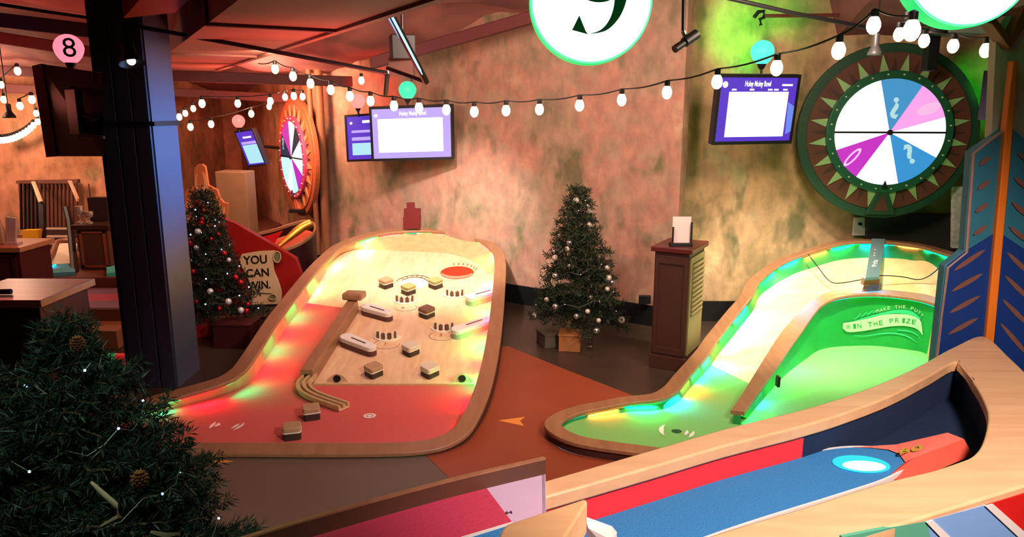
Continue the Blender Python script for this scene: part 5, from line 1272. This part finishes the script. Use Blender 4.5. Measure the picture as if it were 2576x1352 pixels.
# ================================================================ RED BOARD WITH SCROLL, CUTOUT, BACK-LEFT HOLE
RPB = M('deep_red_board', (150, 22, 20), .45, var=.06)
t = thing('red_side_board', 'dark red angled board standing behind the tree with red baubles', 'board', PZ(650, 770, 0))
YR = 8.3
mb = MB(); mb.prism([PY(x, y, YR) for x, y in [(545, 545), (592, 562), (640, 590), (690, 618), (744, 650), (758, 690), (745, 730), (700, 800), (540, 830)]], (0, .08, 0)); mb.build('board_body', RPB, t, bevel=.006)
mb = MB(); mb.box((PY(640, 700, YR).x, YR + .12, .3), (.6, .1, .6)); mb.build('back_stand', RPB, t)
t = thing('scroll_sign', 'cream paper scroll sign reading YOU CAN WIN on the dark red board', 'sign', PY(655, 765, YR - .05))
YS = YR - .04
SCR = M('scroll_cream', (214, 182, 140), .6, var=.05); SCD = M('scroll_green_back', (112, 118, 76), .6); BLK = M('sign_black', (24, 16, 18), .5)
tp = smooth([(608, 640, 0), (650, 633, 0), (692, 631, 0)], 4); rt = smooth([(692, 631, 0), (688, 655, 0), (689, 680, 0), (699, 705, 0), (708, 735, 0), (706, 758, 0), (698, 766, 0)], 4); lf = smooth([(622, 768, 0), (634, 740, 0), (628, 712, 0), (618, 690, 0), (606, 668, 0), (602, 652, 0)], 4)
mb = MB(); mb.prism([PY(p.x, p.y, YS) for p in tp[:-1] + rt + lf], (0, .02, 0)); sc = mb.build('scroll_sheet', SCR, t, bevel=.003)
def curl(cx, cy, rx, ry, nm, m):
    mb = MB(); mb.prism([PY(cx + rx*cos(2*pi*k/20), cy + ry*sin(2*pi*k/20), YS - .012) for k in range(20)], (0, .012, 0)); o = mb.build(nm, m, t)
    mb = MB(); A = [PY(cx + rx*cos(2*pi*k/20), cy + ry*sin(2*pi*k/20), YS - .018) for k in range(21)]; mb.tube(A, .006, 6); mb.build('curl_edge', SCR, o)
curl(697, 647, 9, 14, 'top_curl', SCD); curl(686, 748, 9, 7, 'bottom_curl', SCD)
mb = MB()
for s, x, y, w_, h_ in (('YOU', 643, 664, 60, 22), ('CAN', 648, 696, 60, 21), ('WIN.', 653, 727, 58, 21)):
    c = PY(x, y, YS - .006); wm = w_*YS/1860; hm = h_*YS/1860/.72; put_text(mb, s, c, (1, 0, .06), (0, 0, 1), hm, bold=.02, width=wm)
mb.build('sign_lettering', BLK, sc, recalc=False)
mb = MB(); mb.tube([PY(622, 742, YS - .01), PY(660, 738, YS - .01), PY(690, 740, YS - .01)], .004, 5); mb.build('scroll_line', BLK, sc)
# cutout figure board
YC = 8.7
t = thing('cutout_board', 'pale orange wooden cutout with a tall rounded neck behind the tree with red baubles', 'cutout', PY(515, 600, YC))
CO = M('cutout_orange', (196, 112, 62), .5); CP_ = M('cutout_peach', (224, 160, 112), .55); 
OL = [(461, 560), (460, 520), (464, 492), (470, 476), (476, 482), (480, 474), (489, 466), (487, 440), (489, 422), (497, 414), (508, 413), (516, 420), (519, 440), (523, 466), (538, 474), (546, 478), (552, 498), (562, 510), (572, 512), (570, 560), (576, 600), (575, 640), (460, 640)]
ol = [Vector(p + (0,)) for p in OL]
mb = MB(); mb.prism([PY(p.x, p.y, YC) for p in ol], (0, .05, 0)); mb.build('cutout_edge', CO, t, bevel=.004)
cen = Vector((515, 550, 0)); mb = MB(); q = [cen + (p - cen)*.9 + Vector((0, 6, 0)) for p in ol[:-2]] + [Vector((568, 640, 0)), Vector((466, 640, 0))]; mb.prism([PY(p.x, p.y, YC - .012) for p in q], (0, .01, 0)); fc = mb.build('cutout_face', CP_, t)
mb = MB(); mb.prism([PY(x, y, YC - .02) for x, y in [(499, 432), (508, 432), (513, 460), (508, 474), (500, 474), (496, 460)]], (0, .008, 0))
for pts in ([(489, 482), (482, 500), (474, 508)], [(468, 500), (466, 520), (464, 540)], [(546, 500), (552, 520), (562, 540)], [(530, 480), (540, 492), (548, 500)]): mb.tube([PY(x, y, YC - .018) for x, y in pts], .008, 5)
mb.build('carved_lines', CO, fc)
mb = MB(); mb.box((PY(515, 600, YC).x, YC + .1, .5), (.4, .1, 1.0)); mb.build('back_stand', CO, t)
# tan block behind
mb = MB(); a = PY(540, 432, 9.6); b = PY(617, 434, 9.6); mb.prism([(a.x, 9.6, 0), (b.x, 9.6, 0), (b.x, 9.6, b.z), (a.x, 9.6, a.z)], (0, .35, 0)); tag(mb.build('storage_cabinet', M('taupe_cabinet', (126, 98, 70), .6), bevel=.01), 'plain taupe cabinet between the cutout and the orange wall', 'cabinet')
# curled end of the next hole with red and gold
t = thing('red_gold_golf_hole', 'curled red and gold end of another mini golf hole behind the dark red board', 'mini golf hole', PZ(745, 690, 0))
YG = 9.0
prf = smooth([(648, 585, 8.7), (690, 575, 8.9), (730, 562, 9.1), (768, 553, 9.2), (790, 560, 9.2), (794, 575, 9.1), (784, 592, 8.9), (755, 612, 8.7), (715, 628, 8.6)], 5)
RW3 = [PY(p.x, p.y, p.z) for p in prf]
ctr = sum(RW3, Vector((0, 0, 0)))/len(RW3)
innr = [p.lerp(ctr, .10) for p in RW3]
mb = MB(); mb.strip(RW3, innr, .03); mb.build('rim', RIM, t, sm=50)
mb = MB(); mb.rows([addz(RW3, -.03), setz([p.lerp(ctr, -.0) for p in RW3], .0)]); mb.build('outer_skirt', M('dark_maroon_skirt', (44, 18, 20), .35), t, sm=50)
mb = MB(); fl3 = [Vector((p.x, p.y, p.z - .12)) for p in innr]; mb.poly(fl3); mb.build('red_felt', M('orange_red_felt', (196, 84, 56), .7), t)
mb = MB(); pts = [(655, 598), (690, 588), (712, 580), (700, 598), (690, 612), (676, 606)]; mb.prism([PY(x, y, 8.72) for x, y in pts], (0, .01, 0)); mb.build('red_stripe', M('bright_red_stripe', (214, 24, 30), .5), t)
mb = MB(); pts = smooth([(700, 622, 8.6), (730, 596, 8.75), (760, 572, 8.85), (782, 562, 8.9)], 4); mb.tube([PY(p.x, p.y, p.z) for p in pts], [.02 + .035*min(1, k/6) for k in range(len(pts))], 10); mb.build('gold_roll', GOLD, t, sm=60)

# ================================================================ LEFT SIDE : cabinets, stage, stairs
MG = M('maroon_cabinet', (84, 30, 34), .5, var=.06); MG2 = M('brown_cabinet', (92, 56, 44), .5, var=.06); WT = wood('tan_worktop', (196, 132, 92), (212, 150, 106), 2, 0, .35)
def cabinet(name, label, px_l, px_r, pytop, Y, depth, z0, top_m, body_m, over=.04, panel=True, side_m=None):
    a = PY(px_l, pytop, Y); b = PY(px_r, pytop, Y); zt = a.z; t = thing(name, label, 'cabinet', ((a.x + b.x)/2, Y, z0))
    mb = MB(); mb.prism([(a.x, Y, z0), (b.x, Y, z0), (b.x, Y, zt - .05), (a.x, Y, zt - .05)], (0, depth, 0)); mb.build('cabinet_body', body_m, t, bevel=.004)
    mb = MB(); mb.prism([(a.x - over, Y - over, zt - .05), (b.x + over, Y - over, zt - .05), (b.x + over, Y - over, zt), (a.x - over, Y - over, zt)], (0, depth + 2*over, 0)); mb.build('worktop', top_m, t, bevel=.005)
    if panel:
        mb = MB(); w_ = b.x - a.x; h_ = zt - .05 - z0
        for (x0, x1, u0, u1) in ((.08, .92, .06, .12), (.08, .92, .9, .95), (.08, .16, .06, .95), (.84, .92, .06, .95)):
            mb.prism([(a.x + w_*x0, Y - .012, z0 + h_*u0), (a.x + w_*x1, Y - .012, z0 + h_*u0), (a.x + w_*x1, Y - .012, z0 + h_*u1), (a.x + w_*x0, Y - .012, z0 + h_*u1)], (0, .012, 0))
        mb.build('panel_moulding', side_m or body_m, t)
    return t, zt
PL1 = .30; PL2 = .42
cabA, zA = cabinet('counter_cabinet', 'maroon cabinet with tan worktop closest at the left edge, behind the large tree', -120, 96, 752, 4.6, .55, 0, WT, MG, panel=False)
mb = MB(); q = PY(8, 744, 4.7); mb.tube([Vector((q.x - .06, q.y, zA + .02)), Vector((q.x + .05, q.y + .01, zA + .02))], .018, 8); tag(mb.build('card_reader', BLACKP, sm=40), 'small black rolled object on the tan worktop at the left edge', 'gadget')
cabD, zD = cabinet('counter_cabinet', 'maroon cabinet with thin tan top in the middle at the left edge', -80, 46, 622, 7.3, .5, PL1, WT, MG)
cabC, zC = cabinet('trophy_cabinet', 'brown panelled cabinet carrying small trophies beside the blue column', 190, 268, 566, 8.3, .4, PL2, DARKBR, MG2, side_m=M('orange_brown_moulding', (150, 76, 50), .5))
# trophies and holder
def trophy(px, lab, h_, m):
    p = PY(px, 566, 8.4); p.z = zC; t = thing('trophy', lab, 'trophy', p)
    mb = MB(); mb.lathe([(.035, 0), (.035, .02), (.008, .03), (.008, h_*.45)], p, 14); mb.build('trophy_foot', m, t, sm=50)
    mb = MB(); mb.lathe([(.01, h_*.42), (.04, h_*.55), (.05, h_*.8), (.045, h_), (.04, h_)], p, 14); mb.build('trophy_cup', m, t, sm=50)
TG = M('glassy_trophy', (210, 196, 180), .15, .6)
trophy(203, 'taller pale cup trophy on the brown panelled cabinet', .2, TG); trophy(226, 'shorter pale cup trophy on the brown panelled cabinet', .14, TG)
mb = MB(); q = PY(250, 560, 8.55); mb.box((q.x, 8.6, zC + .14), (.22, .1, .28)); mb.tube([(q.x - .1, 8.6, zC + .26), (q.x - .1, 8.6, zC + .44)], .006, 6)
tag(mb.build('menu_holder', M('dark_brown_holder', (48, 30, 28), .6)), 'dark brown box holder behind the trophies', 'holder')
for px, h_, lab in ((8, .26, 'pale bottle on the cabinet in the middle at the left edge'), (-12, .24, 'pale bottle half cut off by the left edge of the photo')):
    p = PY(px, 622, 7.45); p.z = zD; mb = MB(); mb.lathe([(.035, 0), (.038, .02), (.038, h_*.6), (.014, h_*.8), (.014, h_)], p, 14); tag(mb.build('bottle', M('tan_bottle', (190, 150, 110), .3), sm=50), lab, 'bottle')
mb = MB(); p = PY(26, 622, 7.4); mb.box((p.x, 7.45, zD + .15), (.1, .02, .26), Matrix.Rotation(R(8), 3, 'Y')); mb.box((p.x, 7.45, zD + .012), (.14, .09, .024)); tag(mb.build('menu_card', M('pale_pink_card', (214, 190, 180), .5)), 'upright pale card standing on the cabinet at the left edge', 'card')
# raised floors
PS_ = [M('stage_pink', (196, 88, 104), .6), M('stage_lilac', (140, 110, 130), .6)]
STP = M('step_brown', (110, 60, 42), .55); STL = M('step_edge_tan', (156, 96, 62), .5)
xr = -3.72
mb = MB(); mb.box(((-13 + xr)/2, 7.02 + 3.3, PL1/2), (13 + xr, 6.6, PL1)); struct(mb.build('floor_stage', STP, bevel=.006))
for k in range(3):
    mb = MB(); y0 = 7.05 + k*.28; mb.box(((-6.1 + xr)/2, y0 + .14, PL1 + .003), (6.1 + xr, .28, .006)); struct(mb.build('floor_stripe', PS_[(k + 1) % 2]))
mb = MB(); mb.box(((-13 + xr)/2, 7.9 + 2.9, PL1 + .06), (13 + xr, 5.8, .12)); struct(mb.build('floor_upper_stage', STP, bevel=.006))
mb = MB(); mb.box(((-13 + xr)/2, 6.85, .09), (13 + xr, .34, .18)); struct(mb.build('floor_step', STL, bevel=.006))
# the far small hole
zf = PL2
t = thing('far_golf_hole', 'small pale and teal mini golf hole far back at the left', 'mini golf hole', PZ(150, 680, zf))
mb = MB(); q = [PZ(x, y, zf + .04) for x, y in [(78, 690), (80, 672), (120, 662), (182, 662), (190, 684)]]; mb.prism(q, (0, 0, -.04)); mb.build('teal_felt', M('teal_felt', (90, 176, 190), .8), t)
a = [PZ(120, 665, zf + .05), PY(140, 640, 8.75), PY(147, 620, 8.95), PY(150, 612, 9.05)]; b = [PZ(190, 662, zf + .05), PY(192, 640, 8.75), PY(193, 620, 8.95), PY(194, 612, 9.05)]
mb = MB(); mb.rows([smooth(a, 4), smooth(b, 4)]); mb.build('white_ramp', M('cream_ramp', (250, 240, 205), .4), t, solid=.02)
mb = MB(); mb.tube(smooth([PZ(80, 668, zf + .08), PZ(112, 660, zf + .08), PY(132, 640, 8.75), PY(138, 622, 8.95), PY(145, 610, 9.05), PY(170, 606, 9.1), PY(194, 606, 9.05)], 4), .035, 8); mb.build('rim', RIM, t, sm=60)
for (x0, x1, m) in ((80, 100, LC), (100, 125, LG), (128, 140, LC)):
    mb = MB(); mb.tube([PZ(x0, 671, zf + .06), PZ(x1, 667, zf + .06)], .008, 6); mb.build('led_strip', m, t)
mb = MB(); mb.prism([PZ(x, y, zf + .04) for x, y in [(268, 688), (268, 660), (292, 660), (292, 686)]], (0, 0, -.04)); mb.prism([PY(268, 612, 8.9), PY(292, 608, 8.9), PY(292, 650, 8.8), PY(268, 640, 8.8)], (0, .02, 0))
tag(mb.build('lit_hole_corner', M('mint_felt', (90, 220, 200), .6, emit=None)), 'corner of a mint green hole showing beside the blue column', 'mini golf hole')
# stairs with slatted gate in the alcove
t = thing('staircase', 'dark wooden staircase with pale treads climbing to the slatted gate', 'staircase', PY(150, 640, 9.4))
SD_, SE_ = M('stair_dark', (50, 30, 26), .6), M('stair_pale_edge', (176, 150, 126), .5)
for k, yt in enumerate((634, 616, 598, 578)):
    y_ = 9.35 + .26*k; z = PY(143, yt, y_).z; a = PY(112, 600, y_).x; b = PY(176, 600, y_).x
    mb = MB(); mb.box(((a + b)/2, y_ + .13, (z + zf)/2), (b - a, .26, z - zf)); s = mb.build('step', SD_, t)
    mb = MB(); mb.box(((a + b)/2, y_ + .05, z + .006), (b - a + .02, .10, .016)); mb.build('step_tread', SE_, s)
t = thing('slatted_gate', 'barred wooden gate of upright slats in the far orange wall', 'gate', PY(120, 575, 10.5))
YG2 = 10.5; mb = MB(); mb.prism([PY(44, 460, YG2 + .15), PY(192, 456, YG2 + .15), PY(196, 580, YG2 + .15), PY(56, 580, YG2 + .15)], (0, .04, 0)); mb.build('dark_recess', M('alcove_brown', (120, 74, 56), .7), t)
for k in range(15):
    x = 50 + k*10; mb = MB(); mb.prism([PY(x - 1.6, 460, YG2), PY(x + 1.6, 460, YG2), PY(x + 3.5, 578, YG2), PY(x + .3, 578, YG2)], (0, .04, 0)); mb.build('gate_slat', MG2 if k > 4 else BLACKP, t)
mb = MB(); mb.prism([PY(40, 455, YG2 - .02), PY(194, 452, YG2 - .02), PY(194, 462, YG2 - .02), PY(40, 462, YG2 - .02)], (0, .08, 0)); mb.build('top_rail', MG2, t)
t = thing('stair_handrail', 'dark sloping handrail with pale top beside the far stairs', 'handrail', PY(180, 600, 11.))
mb = MB(); mb.prism([PY(78, 456, 10.3), PY(88, 456, 10.3), PY(108, 512, 9.5), (PY(112, 640, 9.3)), PY(100, 640, 9.3), PY(96, 512, 9.5)], (0, .05, 0)); mb.build('left_stringer', BLACKP, t)
mb = MB(); mb.prism([PY(170, 455, 10.3), PY(176, 455, 10.3), PY(195, 500, 9.3), PY(193, 508, 9.3)], (0, .04, 0)); mb.prism([PY(78, 457, 10.25), PY(84, 457, 10.25), PY(103, 507, 9.45), PY(97, 509, 9.45)], (0, .04, 0)); mb.build('rail_top', M('pale_rail', (206, 160, 130), .5), t)
mb = MB(); mb.tube([PY(167, 525, 9.2), PY(176, 560, 9.0), PY(184, 640, 8.6), PY(188, 690, 8.15)], .04, 8); mb.tube([PY(168, 672, 8.4), PY(192, 662, 8.4)], .02, 8); mb.build('newel_post', BLACKP, t)
mb = MB(); mb.prism([PY(55, 580, 9.3), PY(95, 579, 9.3), PY(100, 640, 9.3), PY(80, 640, 9.3), PY(60, 634, 9.3)], (0, .1, 0)); tag(mb.build('yellow_panel', M('mustard_panel', (206, 150, 30), .5)), 'mustard yellow panel left of the far stairs', 'panel')
# a glimpse of a lit rim just left of the column foot
t = thing('lit_kerb', 'short red and green lit kerb at the left foot of the blue column', 'kerb', PZ(285, 915, 0))
for (x0, x1, m) in ((252, 290, LG), (290, 318, LR)):
    mb = MB(); mb.prism([PZ(x0, 922, .0), PZ(x1, 922, .0), PZ(x1, 922, .0) + Vector((0, 0, .10)), PZ(x0, 922, .0) + Vector((0, 0, .10))], (0, .06, 0)); mb.build('kerb_block', M('kerb_' + m.name, (60, 170, 110) if m is LG else (210, 60, 50), .5, emit=(40, 220, 130) if m is LG else (255, 50, 50), es=.35), t)
# ================================================================ LIGHTING
warm = (255, 196, 150)
# warm wall washers: unseen lights near the ceiling, without fittings
light('AREA', 'wall_wash', (.0, 5.2, 2.95), 76, (255, 216, 196), .5, target=(-.3, 8.6, 1.6))
light('AREA', 'wall_wash', (2.0, 4.9, 2.95), 58, (255, 220, 196), .5, target=(2.2, 7.7, 1.2))
light('SPOT', 'pinball_spot', (-.9, 6.8, 2.85), 560, (255, 242, 230), .08, target=(-.85, 8.4, .4), angle=70, blend=.8)
light('SPOT', 'pinball_front_spot', (-1.2, 3.9, 2.9), 150, (255, 206, 190), .06, target=(-1.2, 5.4, .0), angle=70, blend=.8)
light('SPOT', 'loop_spot', (2.4, 5.6, 2.9), 720, (255, 240, 212), .08, target=(2.6, 6.7, .4), angle=62, blend=.8)
light('SPOT', 'green_front_spot', (1.6, 4.2, 2.9), 60, (220, 255, 190), .06, target=(1.4, 5.0, .0), angle=70, blend=.8)
light('SPOT', 'terracotta_spot', (.4, 4.2, 2.9), 80, (255, 170, 120), .08, target=(.5, 4.6, 0), angle=70, blend=1)
light('SPOT', 'front_lane_lamp', (1.7, .9, 3.0), 620, (255, 226, 216), .22, target=(1.35, 2.7, .9), angle=84, blend=.5)
light('SPOT', 'red_corner_lamp', (-3.4, 9.4, 2.5), 60, (255, 60, 40), .1, target=(-3.4, 11.0, 2.2), angle=100, blend=1)
light('AREA', 'orange_left_wall', (-7.0, 8.6, 2.45), 90, (255, 196, 166), .6, target=(-7.2, 10.75, 1.3))
light('AREA', 'orange_corner_wall', (-2.9, 9.0, 2.5), 80, (255, 186, 152), .4, target=(-3.7, 11.6, 1.2))
light('SPOT', 'ceiling_fill', (-1.2, 5.6, 1.5), 150, (255, 100, 100), .15, target=(-1.2, 5.8, 3), angle=130, blend=1)  # unseen upward spots added to redden and brighten the ceiling
light('SPOT', 'ceiling_fill', (-3.4, 9.2, 1.3), 150, (255, 100, 90), .15, target=(-3.4, 8.9, 3), angle=130, blend=1)
light('SPOT', 'ceiling_fill', (-5.6, 6.4, 1.5), 110, (255, 70, 70), .15, target=(-5.6, 6.6, 3), angle=130, blend=1)
light('SPOT', 'green_wall_spot', (2.0, 6.6, 2.75), 130, (0, 255, 50), .1, target=(2.35, 7.66, 3.0), angle=56, blend=1)
light('SPOT', 'green_wall_spot', (4.3, 6.7, 2.5), 35, (30, 255, 60), .1, target=(4.7, 7.66, 2.4), angle=50, blend=1)
light('SPOT', 'column_blue_spot', (-1.5, 6.3, 1.9), 400, (40, 128, 205), .1, target=(-2.72, 5.9, 1.85), angle=76, blend=1)
light('POINT', 'wheel_green', (2.9, 5.6, 1.2), 8, (60, 255, 120), .15)
light('POINT', 'pink_stage', (-5.0, 7.2, 2.3), 22, (255, 130, 110), .15)
light('POINT', 'far_hole_lamp', (-6.6, 9.6, 2.3), 30, (255, 220, 180), .15)
light('SPOT', 'tree_fill', (-.7, .9, 3.0), 90, (225, 255, 225), .1, target=(-1.2, 2.0, 1.35), angle=46, blend=.7)  # unseen spot added to lift the dark front tree
light('SPOT', 'red_wall_spot', PY(640, 300, 10.2) + Vector((.25, 0, -.1)), 60, (255, 30, 30), .05, target=PY(640, 285, 12.5), angle=60, blend=1)
light('SPOT', 'red_wall_spot', PY(925, 240, 8.6), 50, (255, 40, 30), .05, target=PY(928, 205, 9.6), angle=70, blend=1)
light('SPOT', 'cool_floor_spot', (.0, 3.3, 2.9), 60, (150, 200, 255), .06, target=PZ(1080, 1200, 0), angle=26, blend=1)
light('AREA', 'wall_wash', (-2.1, 6.7, 2.62), 34, (255, 214, 190), .4, target=(-1.9, 9.5, 1.2))  # extra unseen light added to even out the darker left stretch of wall
GR = {'string_light': 'warm string lights under the ceiling', 'globe_lamp': 'globe lamps above the screens', 'wall_screen': 'screens on the walls', 'pendant_lamp': 'small pendant lamps', 'gift_box': 'boxes under the Christmas trees',
      'trophy': 'cup trophies on the panelled cabinet', 'christmas_tree': 'decorated Christmas trees', 'counter_cabinet': 'maroon counter cabinets at the left', 'prize_wheel': 'prize wheels on the walls', 'lit_disc_sign': 'big lit disc signs', 'fairy_lights': 'fairy lights on the trees', 'ceiling_rod': 'black rods under the ceiling', 'bottle': 'pale bottles on the left cabinet', 'pine_cone': 'pine cones on the front tree', 'dried_twig': 'pale twigs on the front tree'}
for o in SC.objects:
    k_ = o.name.split('.')[0]
    if o.parent is None and k_ in GR and 'label' in o and 'group' not in o: o['group'] = GR[k_]
